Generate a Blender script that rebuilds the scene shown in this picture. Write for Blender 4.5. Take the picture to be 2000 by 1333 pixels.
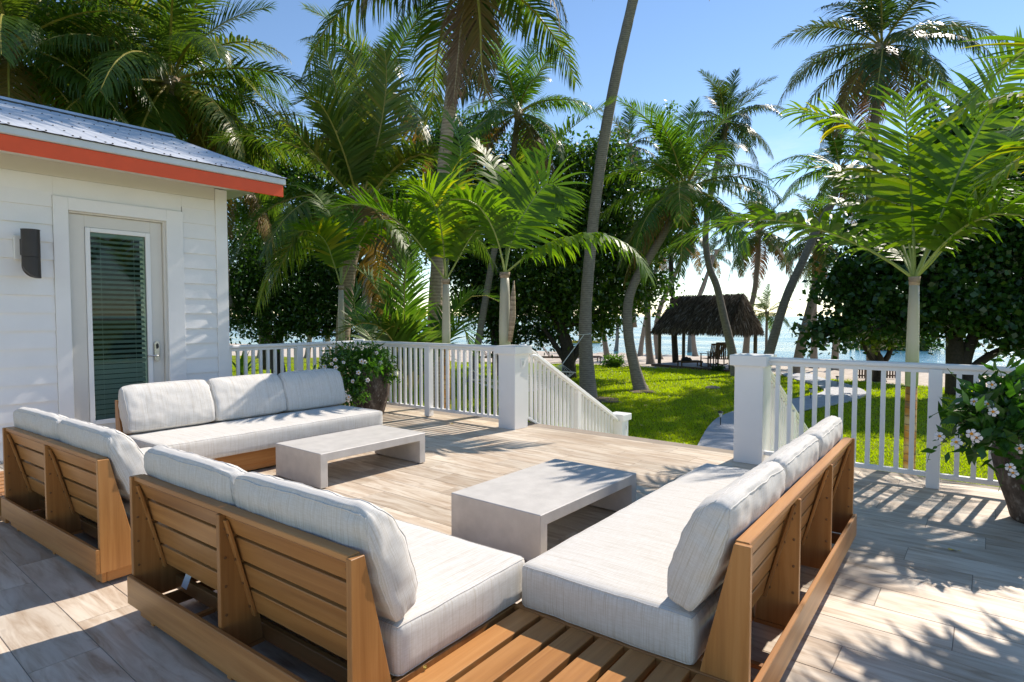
import bpy, bmesh, math, random
import numpy as np
from mathutils import Vector, Matrix, Euler
R = math.radians
for o in list(bpy.data.objects): bpy.data.objects.remove(o)
S = bpy.context.scene
COL = S.collection
# ------------------------------------------------------------ camera
YAW, PIT, FPX, EYE = R(38.6), R(2.393), 1172.0, 1.38
FW = Vector((math.cos(YAW)*math.cos(PIT), math.sin(YAW)*math.cos(PIT), -math.sin(PIT)))
RT = Vector((math.sin(YAW), -math.cos(YAW), 0.0)); UP = RT.cross(FW)
cam = bpy.data.cameras.new('camera'); co = bpy.data.objects.new('camera', cam); COL.objects.link(co)
cam.sensor_width = 36; cam.lens = FPX/2000*36; cam.clip_end = 20000; cam.clip_start = .05
co.matrix_world = Matrix(((RT.x, UP.x, -FW.x, 0), (RT.y, UP.y, -FW.y, 0), (RT.z, UP.z, -FW.z, EYE), (0, 0, 0, 1)))
S.camera = co
# ------------------------------------------------------------ light
SUN_AZ, SUN_EL = R(-8), R(43)
w = bpy.data.worlds.new('World'); S.world = w; w.use_nodes = True
nt = w.node_tree; N = nt.nodes; L = nt.links
bg = N['Background']; sky = N.new('ShaderNodeTexSky'); sky.sky_type = 'NISHITA'; sky.sun_disc = False
sky.sun_elevation = SUN_EL; sky.sun_rotation = R(90)-SUN_AZ; sky.air_density = .85; sky.dust_density = .0; sky.ozone_density = 3.0
bg.inputs[1].default_value = .14
tc = N.new('ShaderNodeTexCoord'); sep = N.new('ShaderNodeSeparateXYZ'); L.new(tc.outputs['Generated'], sep.inputs[0])
mp = N.new('ShaderNodeMapping'); mp.inputs['Scale'].default_value = (1.6, 1.6, 7); L.new(tc.outputs['Generated'], mp.inputs[0])
nz = N.new('ShaderNodeTexNoise'); nz.inputs['Scale'].default_value = 2.6; nz.inputs['Detail'].default_value = 8; nz.inputs['Roughness'].default_value = .62
L.new(mp.outputs[0], nz.inputs[0])
cr = N.new('ShaderNodeMapRange'); cr.inputs[1].default_value = .50; cr.inputs[2].default_value = .72; L.new(nz.outputs[0], cr.inputs[0])
el = N.new('ShaderNodeMapRange'); el.inputs[1].default_value = .30; el.inputs[2].default_value = .0; el.inputs[3].default_value = 0; el.inputs[4].default_value = 1
L.new(sep.outputs[2], el.inputs[0])
ml = N.new('ShaderNodeMath'); ml.operation = 'MULTIPLY'; L.new(cr.outputs[0], ml.inputs[0]); L.new(el.outputs[0], ml.inputs[1])
mx = N.new('ShaderNodeMixRGB'); mx.inputs[2].default_value = (6.6, 6.8, 7.2, 1); L.new(ml.outputs[0], mx.inputs[0]); hsv = N.new('ShaderNodeHueSaturation'); hsv.inputs['Saturation'].default_value = 1.10; L.new(sky.outputs[0], hsv.inputs['Color']); L.new(hsv.outputs[0], mx.inputs[1]); L.new(mx.outputs[0], bg.inputs[0])
sun = bpy.data.lights.new('sun', 'SUN'); sun.energy = 3.9; sun.angle = R(.53); sun.color = (1, .985, .975)
so = bpy.data.objects.new('sun', sun); COL.objects.link(so)
sd = Vector((math.cos(SUN_AZ)*math.cos(SUN_EL), math.sin(SUN_AZ)*math.cos(SUN_EL), math.sin(SUN_EL)))
so.rotation_euler = sd.to_track_quat('Z', 'Y').to_euler(); so.location = (0, 0, 30)
S.view_settings.view_transform = 'Standard'; S.view_settings.look = 'None'; S.view_settings.exposure = 0.62; S.view_settings.gamma = 1
S.view_settings.use_curve_mapping = False
try:
    S.view_settings.use_white_balance = True; S.view_settings.white_balance_temperature = 7600; S.view_settings.white_balance_tint = 12
except Exception: pass
S.render.engine = 'CYCLES'
try:
    S.cycles.max_bounces = 8; S.cycles.diffuse_bounces = 3; S.cycles.glossy_bounces = 3; S.cycles.transmission_bounces = 5; S.cycles.transparent_max_bounces = 8
    S.cycles.sample_clamp_indirect = 6; S.cycles.caustics_reflective = False; S.cycles.caustics_refractive = False
except Exception: pass
GZ = -1.05; SEA = -1.9
def P(px, py, d):                                   # a point of the place, d metres ahead of where the photographer stood
    return Vector((0, 0, EYE)) + (FW*FPX + RT*(px-1000) - UP*(py-666.5))*(d/FPX)
# ------------------------------------------------------------ materials
MATS = {}
def srgb(c):
    return tuple((v/12.92 if v <= .04045 else ((v+.055)/1.055)**2.4) for v in c)
class NT:
    def __init__(s, name):
        s.m = bpy.data.materials.new(name); s.m.use_nodes = True; s.t = s.m.node_tree; s.b = s.t.nodes['Principled BSDF']; MATS[name] = s.m
        s.out = s.t.nodes['Material Output']
    def n(s, typ, **k):
        o = s.t.nodes.new(typ)
        for a, v in k.items():
            if a.startswith('i_'):
                key = a[2:]; key = int(key) if key.isdigit() else key.replace('_', ' ')
                o.inputs[key].default_value = v
            else: setattr(o, a, v)
        return o
    def l(s, a, b): s.t.links.new(a, b)
    def ramp(s, fac, stops):
        r = s.n('ShaderNodeValToRGB'); e = r.color_ramp.elements
        while len(e) < len(stops): e.new(.5)
        for q, (p, c) in zip(e, stops): q.position = p; q.color = (*c, 1)
        s.l(fac, r.inputs[0]); return r.outputs[0]
    def coords(s, scale, obj='Object', rnd=0):
        t = s.n('ShaderNodeTexCoord'); v = t.outputs[obj]
        if rnd:
            oi = s.n('ShaderNodeObjectInfo'); mu = s.n('ShaderNodeVectorMath', operation='SCALE'); mu.inputs[0].default_value = (37, 23, 51)
            s.l(oi.outputs['Random'], mu.inputs['Scale']); ad = s.n('ShaderNodeVectorMath', operation='ADD'); s.l(v, ad.inputs[0]); s.l(mu.outputs[0], ad.inputs[1]); v = ad.outputs[0]
        m = s.n('ShaderNodeMapping'); m.inputs['Scale'].default_value = scale; s.l(v, m.inputs[0]); return m.outputs[0]
    def noise(s, v, sc=5, det=4, ro=.55, dist=0):
        o = s.n('ShaderNodeTexNoise'); o.inputs['Scale'].default_value = sc; o.inputs['Detail'].default_value = det; o.inputs['Roughness'].default_value = ro; o.inputs['Distortion'].default_value = dist
        s.l(v, o.inputs['Vector']); return o.outputs['Fac']
    def bump(s, h, st=.3, d=.01):
        o = s.n('ShaderNodeBump'); o.inputs['Strength'].default_value = st; o.inputs['Distance'].default_value = d; s.l(h, o.inputs['Height']); s.l(o.outputs[0], s.b.inputs['Normal']); return o
    def mix(s, f, a, b, typ='MIX'):
        o = s.n('ShaderNodeMixRGB', blend_type=typ)
        for i, v in ((0, f), (1, a), (2, b)):
            if isinstance(v, (int, float)): o.inputs[i].default_value = v
            elif isinstance(v, tuple): o.inputs[i].default_value = (*v, 1)
            else: s.l(v, o.inputs[i])
        return o.outputs[0]
    def col(s, c): s.l(c, s.b.inputs['Base Color']) if not isinstance(c, tuple) else setattr(s.b.inputs['Base Color'], 'default_value', (*c, 1))
    def set(s, rough=.5, metal=0, spec=.5):
        s.b.inputs['Roughness'].default_value = rough; s.b.inputs['Metallic'].default_value = metal; s.b.inputs['Specular IOR Level'].default_value = spec; return s
def simple(name, c, rough=.5, metal=0, spec=.5, var=.12, sc=6, bump=0):
    m = NT(name).set(rough, metal, spec); f = m.noise(m.coords((1, 1, 1), rnd=1), sc, 5)
    m.col(m.ramp(f, [(.3, tuple(x*(1-var) for x in c)), (.7, tuple(min(1, x*(1+var)) for x in c))]))
    if bump: m.bump(m.noise(m.coords((1, 1, 1)), bump, 4), .25, .004)
    return m
def wood(name, axis):
    m = NT(name).set(.38, 0, .4); sc = [26, 26, 26]; sc[axis] = 1.1
    v = m.coords(tuple(sc), rnd=1); f = m.noise(v, 1.3, 7, .62, .6)
    v2 = m.coords(tuple(x*.22 for x in sc), rnd=1); g = m.noise(v2, 1.0, 3)
    c = m.ramp(f, [(.25, (.33, .130, .030)), (.5, (.44, .190, .050)), (.75, (.52, .250, .078))])
    c = m.mix(m.ramp(g, [(.52, (0, 0, 0)), (.68, (.75, .75, .75))]), c, (.26, .105, .030))
    oi = m.n('ShaderNodeObjectInfo'); hs = m.n('ShaderNodeHueSaturation'); mr = m.n('ShaderNodeMapRange'); mr.inputs[3].default_value = .86; mr.inputs[4].default_value = 1.12
    m.l(oi.outputs['Random'], mr.inputs[0]); m.l(mr.outputs[0], hs.inputs['Value']); hs.inputs['Saturation'].default_value = .97; m.l(c, hs.inputs['Color']); m.col(hs.outputs[0]); m.bump(f, .12, .002)
for a, nme in enumerate(('wood_x', 'wood_y', 'wood_z')): wood(nme, a)
def fabric():
    m = NT('fabric').set(.92, 0, .2)
    t = m.n('ShaderNodeTexCoord'); sp = m.n('ShaderNodeSeparateXYZ'); m.l(t.outputs['Object'], sp.inputs[0])
    ns = m.n('ShaderNodeSeparateXYZ'); m.l(t.outputs['Normal'], ns.inputs[0])
    ab = m.n('ShaderNodeMath', operation='ABSOLUTE'); m.l(ns.outputs[0], ab.inputs[0]); gt = m.n('ShaderNodeMath', operation='GREATER_THAN'); gt.inputs[1].default_value = .72; m.l(ab.outputs[0], gt.inputs[0])
    c1 = m.n('ShaderNodeCombineXYZ'); m.l(sp.outputs[0], c1.inputs[0]); m.l(sp.outputs[1], c1.inputs[1]); m.l(sp.outputs[2], c1.inputs[2])
    c2 = m.n('ShaderNodeCombineXYZ'); m.l(sp.outputs[1], c2.inputs[0]); m.l(sp.outputs[0], c2.inputs[1]); m.l(sp.outputs[2], c2.inputs[2])
    mv = m.n('ShaderNodeMix', data_type='VECTOR'); m.l(gt.outputs[0], mv.inputs[0]); m.l(c1.outputs[0], mv.inputs[4]); m.l(c2.outputs[0], mv.inputs[5])
    def mapn(scale, sc, det):
        q = m.n('ShaderNodeMapping'); q.inputs['Scale'].default_value = scale; m.l(mv.outputs[1], q.inputs[0]); return m.noise(q.outputs[0], sc, det, .7)
    s1 = mapn((165, 3, 3), 1.6, 3); s2 = mapn((14, 150, 150), 1.8, 2); s3 = mapn((34, 2, 2), 1.4, 2)
    c = m.ramp(s1, [(.34, (.52, .48, .41)), (.47, (.64, .625, .59)), (.62, (.695, .685, .66))])
    c = m.mix(m.ramp(s2, [(.4, (.30,)*3), (.58, (0, 0, 0))]), c, (.50, .45, .38))
    c = m.mix(m.ramp(s3, [(.42, (.05,)*3), (.6, (0, 0, 0))]), c, (.62, .60, .57))
    m.col(c); m.bump(m.mix(.5, s1, s2), .2, .001); m.b.inputs['Sheen Weight'].default_value = .15
fabric()
def tile_mat():
    m = NT('tile').set(.42, 0, .3)
    v = m.coords((9, 1.1, 5), rnd=1); f = m.noise(v, 2.2, 7, .62, .8); g = m.noise(m.coords((2.6, .7, 1), rnd=1), 1.6, 4, .5, .6)
    k = m.noise(m.coords((4, 2.2, 1), rnd=1), 2.4, 2)
    c = m.ramp(f, [(.26, (.32, .195, .11)), (.42, (.56, .435, .31)), (.56, (.70, .595, .465)), (.8, (.78, .69, .57))])
    c = m.mix(m.ramp(g, [(.45, (0, 0, 0)), (.68, (.65, .65, .65))]), c, (.42, .29, .185))
    c = m.mix(m.ramp(k, [(.68, (0, 0, 0)), (.80, (.6, .6, .6))]), c, (.28, .19, .125))
    oi = m.n('ShaderNodeObjectInfo'); hs = m.n('ShaderNodeHueSaturation'); mr = m.n('ShaderNodeMapRange'); mr.inputs[3].default_value = .84; mr.inputs[4].default_value = 1.1
    m.l(oi.outputs['Random'], mr.inputs[0]); m.l(mr.outputs[0], hs.inputs['Value']); hs.inputs['Saturation'].default_value = .86; m.l(c, hs.inputs['Color']); m.col(hs.outputs[0])
    m.l(m.ramp(g, [(.3, (.36,)*3), (.7, (.55,)*3)]), m.b.inputs['Roughness']); m.bump(f, .10, .002)
tile_mat()
simple('grout', (.30, .25, .205), .9)
simple('white', (.86, .86, .85), .38, var=.02, sc=3, bump=30)
simple('siding', (.86, .855, .85), .45, var=.03, sc=3, bump=40)
simple('trim_beige', (.72, .69, .63), .5, var=.02)
simple('door_paint', (.73, .70, .645), .4, var=.02)
simple('gutter', (.58, .58, .56), .35, .3, var=.06)
simple('coral', (.82, .085, .012), .42, var=.05)
simple('concrete', (.56, .54, .51), .5, var=.10, sc=9, bump=60)
simple('dark_metal', (.035, .028, .026), .45)
simple('silver', (.62, .62, .62), .25, 1)
simple('black', (.012, .012, .012), .35)
simple('unlit_room', (.02, .025, .025), .9)
simple('blind', (.58, .60, .57), .5, var=.04)
simple('bolt', (.20, .10, .045), .4, .3)
simple('brown_wood', (.085, .045, .025), .6, var=.3, sc=12)
simple('post_wood', (.10, .085, .05), .7, var=.3)
simple('deck_grey', (.27, .27, .28), .7, var=.15)
simple('pathboard', (.40, .42, .45), .6, var=.1)
simple('bark_dark', (.045, .035, .026), .9, var=.4, sc=14, bump=20)
simple('rope', (.72, .68, .60), .9)
simple('yellow', (.75, .50, .05), .4)
simple('hullwhite', (.8, .8, .8), .35)
simple('redpaint', (.55, .04, .03), .4)
simple('stem', (.07, .13, .03), .6)
simple('petal', (.86, .80, .76), .6, var=.06, sc=40)
simple('petal_mid', (.85, .38, .04), .6)
simple('driedleaf', (.55, .42, .10), .8, var=.3, sc=60)
simple('rock', (.04, .038, .032), .9)
simple('lampglass', (.55, .58, .58), .15)
simple('coconut', (.16, .20, .035), .45, var=.25, sc=3)
simple('cloth_black', (.015, .015, .018), .9)
simple('tag_white', (.7, .7, .68), .7)
simple('mulch', (.12, .085, .06), .95, var=.4, sc=20)
def roofm():
    m = NT('roof').set(.48, .35, .5); f = m.noise(m.coords((1, 1, 1)), 3, 5); m.col(m.ramp(f, [(.3, (.56, .60, .66)), (.7, (.70, .74, .80))])); m.bump(f, .1, .01)
roofm()
def glassm():
    m = NT('glass'); t = m.n('ShaderNodeBsdfTransparent'); t.inputs[0].default_value = (.72, .82, .78, 1); g = m.n('ShaderNodeBsdfGlossy'); g.inputs['Roughness'].default_value = .01
    fr = m.n('ShaderNodeFresnel'); fr.inputs[0].default_value = 1.32; mm = m.n('ShaderNodeMixShader'); m.l(fr.outputs[0], mm.inputs[0]); m.l(t.outputs[0], mm.inputs[1]); m.l(g.outputs[0], mm.inputs[2]); m.l(mm.outputs[0], m.out.inputs[0])
glassm()
def potm():
    m = NT('pot').set(.85, 0, .3); f = m.noise(m.coords((1, 1, .7), rnd=1), 9, 8, .7); g = m.noise(m.coords((1, 1, .5), rnd=1), 30, 4)
    c = m.ramp(f, [(.35, (.045, .032, .024)), (.55, (.13, .10, .08)), (.72, (.33, .29, .25))]); m.col(m.mix(m.ramp(g, [(.6, (0, 0, 0)), (.7, (.6,)*3)]), c, (.42, .39, .35))); m.bump(f, .5, .01)
potm()
def leaf(name, stops, trans, rough=.35, tc_=None, tw=.45, spec=.5, patch=None):
    m = NT(name).set(rough, 0, spec); gi = m.n('ShaderNodeNewGeometry'); oi = m.n('ShaderNodeObjectInfo')
    ad = m.n('ShaderNodeMath', operation='ADD'); m.l(gi.outputs['Random Per Island'], ad.inputs[0]); m.l(oi.outputs['Random'], ad.inputs[1])
    hf = m.n('ShaderNodeMath', operation='MULTIPLY'); hf.inputs[1].default_value = .5; m.l(ad.outputs[0], hf.inputs[0])
    c = m.ramp(hf.outputs[0], stops)
    if patch: c = m.mix(m.ramp(m.noise(m.coords((1, 1, 1)), .8, 5, .65), [(.50, (0, 0, 0)), (.75, (.5,)*3)]), c, patch)
    m.col(c)
    tr = m.n('ShaderNodeBsdfTranslucent'); ct = m.mix(1.0, c, trans, 'MULTIPLY'); m.l(ct, tr.inputs[0])
    mm = m.n('ShaderNodeMixShader'); mm.inputs[0].default_value = tw; m.l(m.b.outputs[0], mm.inputs[1]); m.l(tr.outputs[0], mm.inputs[2]); m.l(mm.outputs[0], m.out.inputs[0]); return m
leaf('coco', [(.12, (.028, .060, .016)), (.5, (.045, .088, .020)), (.8, (.085, .125, .026)), (.97, (.20, .165, .04))], (1.7, 1.9, .9), .36, tw=.30, spec=.5)  # darker for crowns seen against the light, their shade in the colour
leaf('coco_sunlit', [(.12, (.045, .095, .018)), (.5, (.070, .130, .022)), (.8, (.13, .175, .028)), (.95, (.28, .22, .05))], (1.8, 2.0, .8), .34, tw=.40, spec=.5)  # lighter copy of coco, sunlight on the left crowns put into the colour
leaf('coco_bright', [(.12, (.045, .11, .016)), (.5, (.07, .15, .020)), (.85, (.11, .19, .028)), (.97, (.24, .20, .05))], (1.9, 2.1, .7), .36, tw=.38, spec=.5)
leaf('manila', [(.1, (.042, .105, .014)), (.5, (.075, .155, .016)), (.85, (.135, .22, .020)), (.98, (.33, .28, .03))], (2.2, 2.3, .5), .45, tw=.46, spec=.35)
leaf('coco_old', [(.1, (.11, .085, .022)), (.5, (.17, .125, .035)), (.9, (.22, .12, .04))], (1.6, 1.4, .8), .45, tw=.35)
leaf('coco_brown', [(.1, (.13, .07, .045)), (.5, (.20, .12, .08)), (.9, (.27, .17, .11))], (1.3, 1.2, 1.), .6, tw=.25)
leaf('broad', [(.1, (.020, .060, .012)), (.5, (.035, .092, .016)), (.75, (.075, .15, .02)), (.95, (.17, .22, .03))], (1.7, 2.1, .8), .28, tw=.30)
leaf('broad_light', [(.1, (.05, .115, .015)), (.5, (.08, .16, .02)), (.9, (.17, .23, .03))], (1.8, 2.1, .7), .32, tw=.42)
leaf('potleaf', [(.1, (.028, .085, .014)), (.5, (.05, .14, .018)), (.9, (.12, .24, .03))], (1.7, 2.1, .7), .28, tw=.35)
leaf('grass', [(.1, (.17, .25, .008)), (.5, (.28, .36, .010)), (.9, (.40, .46, .02))], (1.9, 2.1, .6), .45, tw=.45, patch=(.26, .25, .06))
simple('rachis', (.30, .26, .055), .45, var=.2)
simple('rachis_green', (.26, .33, .09), .4, var=.15)
def trunkm(name, c1, c2, ring, dist=.02):
    m = NT(name).set(.9, 0, .2); v = m.coords((1, 1, 1), rnd=1); wv = m.n('ShaderNodeTexWave', wave_type='BANDS', bands_direction='Z', wave_profile='SAW'); wv.inputs['Scale'].default_value = ring
    wv.inputs['Distortion'].default_value = 1.6; wv.inputs['Detail'].default_value = 2; m.l(v, wv.inputs['Vector']); f = m.noise(m.coords((3, 3, 9), rnd=1), 3, 6, .65)
    g = m.mix(.72, wv.outputs['Fac'], f); m.col(m.ramp(g, [(.25, c1), (.7, c2)])); m.bump(g, .6, dist)
trunkm('bark', (.13, .105, .085), (.34, .295, .25), 5.5)
trunkm('bark_brown', (.17, .125, .085), (.46, .36, .27), 4.5)
def manila_trunk():
    m = NT('ringed').set(.6, 0, .3); t = m.coords((1, 1, 1)); sp = m.n('ShaderNodeSeparateXYZ'); m.l(t, sp.inputs[0])
    fr = m.n('ShaderNodeMath', operation='MULTIPLY'); fr.inputs[1].default_value = 13.5; m.l(sp.outputs[2], fr.inputs[0]); f = m.noise(t, 8, 4)
    ad = m.n('ShaderNodeMath', operation='ADD'); m.l(fr.outputs[0], ad.inputs[0]); m.l(f, ad.inputs[1]); fa = m.n('ShaderNodeMath', operation='FRACT'); m.l(ad.outputs[0], fa.inputs[0])
    base = m.ramp(m.noise(m.coords((1, 1, 2)), 3, 2), [(.35, (.20, .15, .10)), (.48, (.50, .22, .03)), (.62, (.52, .40, .20))])
    m.col(m.mix(m.ramp(fa.outputs[0], [(.0, (1, 1, 1)), (.2, (0, 0, 0))]), base, (.07, .045, .03))); m.bump(fa.outputs[0], .5, .006)
manila_trunk()
def shaft():
    m = NT('crownshaft').set(.4, 0, .4); t = m.coords((1, 1, 1)); sp = m.n('ShaderNodeSeparateXYZ'); m.l(t, sp.inputs[0]); f = m.noise(m.coords((22, 22, .8)), 2, 4)
    ad = m.n('ShaderNodeMath', operation='MULTIPLY_ADD'); ad.inputs[1].default_value = .18; m.l(f, ad.inputs[0]); m.l(sp.outputs[2], ad.inputs[2])
    mr = m.n('ShaderNodeMapRange'); mr.inputs[1].default_value = 1.55; mr.inputs[2].default_value = 2.6; m.l(ad.outputs[0], mr.inputs[0])
    m.col(m.ramp(mr.outputs[0], [(0, (.10, .22, .035)), (.4, (.26, .33, .16)), (.7, (.44, .43, .33)), (1, (.42, .39, .30))])); m.bump(f, .2, .004)
shaft()
def groundm():
    m = NT('lawn').set(.9, 0, .1); v = m.coords((1, 1, 1)); f = m.noise(v, 60, 5, .7); g = m.noise(v, .5, 4)
    c = m.ramp(f, [(.3, (.11, .16, .008)), (.55, (.22, .28, .010)), (.8, (.32, .36, .015))]); m.col(m.mix(m.ramp(g, [(.5, (0, 0, 0)), (.75, (.7,)*3)]), c, (.20, .18, .06))); m.bump(f, .8, .04)
    m = NT('sand').set(.95, 0, .1); v = m.coords((1, 1, 1)); f = m.noise(v, 2.0, 8, .7); g = m.noise(v, .35, 3); c = m.ramp(f, [(.3, (.42, .35, .28)), (.6, (.60, .53, .45)), (.8, (.68, .62, .54))])
    m.col(m.mix(m.ramp(g, [(.55, (0, 0, 0)), (.7, (.35,)*3)]), c, (.20, .15, .11))); m.bump(f, .7, .08)
    m = NT('water').set(.12, 0, .15); t = m.n('ShaderNodeTexCoord')
    def wn(scale, sc, det):
        q = m.n('ShaderNodeMapping'); q.inputs['Rotation'].default_value = (0, 0, YAW); q.inputs['Scale'].default_value = scale; m.l(t.outputs['Object'], q.inputs[0]); return m.noise(q.outputs[0], sc, det, .6)
    a = wn((1, .35, 1), 1.1, 6); b = wn((.25, .06, 1), .5, 4); cc = wn((.02, .006, 1), 1, 3)
    m.col(m.mix(m.ramp(cc, [(.35, (0,)*3), (.65, (1,)*3)]), (.035, .15, .24), (.055, .22, .28))); h = m.mix(.55, a, b); m.bump(h, 1.0, .55)
    m.l(m.ramp(b, [(.3, (.08,)*3), (.7, (.22,)*3)]), m.b.inputs['Roughness'])
    m = NT('thatch').set(.95, 0, .1); gi = m.n('ShaderNodeNewGeometry'); m.col(m.ramp(gi.outputs['Random Per Island'], [(.1, (.045, .032, .022)), (.6, (.11, .08, .055)), (.93, (.19, .15, .11)), (1, (.42, .39, .36))]))
groundm()
M = MATS
# ------------------------------------------------------------ builders
class MB:
    def __init__(s): s.v = []; s.f = []; s.mi = []; s.cur = 0
    def add(s, vs, fs, mat=None):
        b = len(s.v)
        s.v += [((mat @ Vector(p)) if mat else Vector(p)) for p in vs]; s.f += [tuple(b+i for i in f) for f in fs]; s.mi += [s.cur]*len(fs); return s
    def box(s, x0, x1, y0, y1, z0, z1, mat=None):
        return s.add([(x0, y0, z0), (x1, y0, z0), (x1, y1, z0), (x0, y1, z0), (x0, y0, z1), (x1, y0, z1), (x1, y1, z1), (x0, y1, z1)],
                     [(3, 2, 1, 0), (4, 5, 6, 7), (0, 1, 5, 4), (1, 2, 6, 5), (2, 3, 7, 6), (3, 0, 4, 7)], mat)
    def prism(s, poly, a0, a1, axis=0, mat=None):
        n = len(poly)
        def mk(p, a): return (a, p[0], p[1]) if axis == 0 else ((p[0], a, p[1]) if axis == 1 else (p[0], p[1], a))
        vs = [mk(p, a0) for p in poly]+[mk(p, a1) for p in poly]
        return s.add(vs, [tuple(range(n))[::-1], tuple(range(n, 2*n))]+[(i, (i+1) % n, n+(i+1) % n, n+i) for i in range(n)], mat)
    def tube(s, pts, rad, sides=8, cap=True):
        pts = [Vector(p) for p in pts]; n = len(pts)
        if not isinstance(rad, (list, tuple)): rad = [rad]*n
        vs = []; fs = []; ref = None
        for i, p in enumerate(pts):
            t = (pts[min(i+1, n-1)]-pts[max(i-1, 0)]).normalized()
            if ref is None: ref = t.orthogonal().normalized()
            else: ref = (ref-t*ref.dot(t)).normalized()
            b = t.cross(ref)
            for k in range(sides):
                a = 2*math.pi*k/sides; vs.append(p+(ref*math.cos(a)+b*math.sin(a))*rad[i])
        for i in range(n-1):
            for k in range(sides): fs.append((i*sides+k, i*sides+(k+1) % sides, (i+1)*sides+(k+1) % sides, (i+1)*sides+k))
        if cap: fs.append(tuple(range(sides))[::-1]); fs.append(tuple(range((n-1)*sides, n*sides)))
        return s.add(vs, fs)
    def lathe(s, prof, sides=24, c=(0, 0, 0)):
        vs = []; fs = []
        for r, z in prof:
            for k in range(sides):
                a = 2*math.pi*k/sides; vs.append((c[0]+r*math.cos(a), c[1]+r*math.sin(a), c[2]+z))
        for i in range(len(prof)-1):
            for k in range(sides): fs.append((i*sides+k, i*sides+(k+1) % sides, (i+1)*sides+(k+1) % sides, (i+1)*sides+k))
        return s.add(vs, fs)
    def mesh(s, name, mats, bevel=0, smooth=False, off=None):
        me = bpy.data.meshes.new(name); o3 = off or Vector((0, 0, 0)); me.from_pydata([tuple(v-o3) for v in s.v], [], s.f)
        for m in (mats if isinstance(mats, (list, tuple)) else [mats]): me.materials.append(M[m])
        if any(s.mi): me.polygons.foreach_set('material_index', s.mi)
        if bevel:
            bm = bmesh.new(); bm.from_mesh(me); bmesh.ops.bevel(bm, geom=bm.edges[:], offset=bevel, segments=1, profile=.5, affect='EDGES'); bm.to_mesh(me); bm.free()
        if smooth: me.polygons.foreach_set('use_smooth', [True]*len(me.polygons))
        me.update(); return me
    def build(s, name, mats, parent=None, bevel=0, smooth=False, world=False):
        off = parent.location if (world and parent) else None
        return obj(name, s.mesh(name, mats, bevel, smooth, off), parent)
def obj(name, me, parent=None, loc=None, rot=None, scale=None):
    o = bpy.data.objects.new(name, me); COL.objects.link(o)
    if parent: o.parent = parent
    if loc is not None: o.location = loc
    if rot is not None: o.rotation_euler = rot
    if scale is not None: o.scale = scale if hasattr(scale, '__len__') else (scale,)*3
    return o
def tag(o, label=None, cat=None, group=None, kind=None):
    if label: o['label'] = label
    if cat: o['category'] = cat
    if group: o['group'] = group
    if kind: o['kind'] = kind
    return o
def thing(name, label, cat, loc=(0, 0, 0), rz=0, group=None):
    o = bpy.data.objects.new(name, None); COL.objects.link(o); o.location = loc; o.rotation_euler = (0, 0, rz); o.empty_display_size = .1
    return tag(o, label, cat, group)
def npmesh(name, V, F, mat, smooth=False):
    me = bpy.data.meshes.new(name); V = np.asarray(V, np.float32); F = np.asarray(F, np.int32); k = F.shape[1]
    me.vertices.add(len(V)); me.vertices.foreach_set('co', V.ravel()); me.loops.add(F.size); me.loops.foreach_set('vertex_index', F.ravel())
    me.polygons.add(len(F)); me.polygons.foreach_set('loop_start', np.arange(0, F.size, k, dtype=np.int32))
    if smooth: me.polygons.foreach_set('use_smooth', np.ones(len(F), bool))
    me.materials.append(M[mat]); me.update(calc_edges=True); return me
def bx(name, mat, x0, x1, y0, y1, z0, z1, parent=None, bevel=.003, world=False):
    return MB().box(x0, x1, y0, y1, z0, z1).build(name, mat, parent, bevel, world=world)
# ------------------------------------------------------------ terrain, sea, sky haze
def interp(x, xs, ys): return float(np.interp(x, xs, ys))
TH = [-180, -95, -80, -40, -20, -10, 11.6, 23, 31, 37.5, 45, 80, 95, 180]
SAND = [400, 400, 60, 38/math.cos(R(40)), 37.5, 33, 28.6/math.cos(R(11.6)), 25.0/math.cos(R(23)), 21.8/math.cos(R(31)), 19.5/math.cos(R(37.5)), 26, 60, 400, 400]
SHORE = [900, 900, 130, 98, 72, 61, 51.5/math.cos(R(11.6)), 47/math.cos(R(23)), 42/math.cos(R(31)), 39/math.cos(R(37.5)), 50, 110, 900, 900]
def polar(x, y):
    a = math.degrees(math.atan2(y, x)-YAW); a = -((a+180) % 360-180); return a, math.hypot(x, y)
def gz(x, y):
    a, r = polar(x, y); s = interp(a, TH, SAND); h = interp(a, TH, SHORE)
    if r < s: return GZ
    return GZ+(SEA-GZ)*min((r-s)/(h-s), 3.0)
def terrain():
    angs = [-180+i*3 for i in range(34)]+[-78+i*1.0 for i in range(157)]+[81+i*3 for i in range(34)]
    for nme, mat in (('lawn', 'lawn'), ('beach', 'sand')):
        V = []; F = []; nr = 14
        for a in angs:
            wa = YAW-R(a); s = interp(a, TH, SAND)+math.sin(a*1.7)*.35+math.sin(a*4.1+1)*.2; h = interp(a, TH, SHORE)
            for k in range(nr+1):
                r = (.0+s*k/nr) if nme == 'lawn' else s+(h-s)*2.6*k/nr
                z = GZ if nme == 'lawn' else GZ+(SEA-GZ)*min((r-s)/(h-s), 3)+(.06*math.sin(r*2.1+a*.9)*math.sin(a*3.3) if 0 < k < 7 else 0)
                V.append((r*math.cos(wa), r*math.sin(wa), z))
        m = len(angs)
        for i in range(m):
            j = (i+1) % m
            for k in range(nr): F.append((i*(nr+1)+k, i*(nr+1)+k+1, j*(nr+1)+k+1, j*(nr+1)+k))
        F = [f[::-1] for f in F]
        tag(obj(nme, npmesh(nme, V, F, mat, nme != 'lawn')), kind='structure')
terrain()
tag(MB().box(-9000, 9000, -9000, 9000, SEA-.5, SEA).build('water', 'water'), kind='structure')
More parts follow.
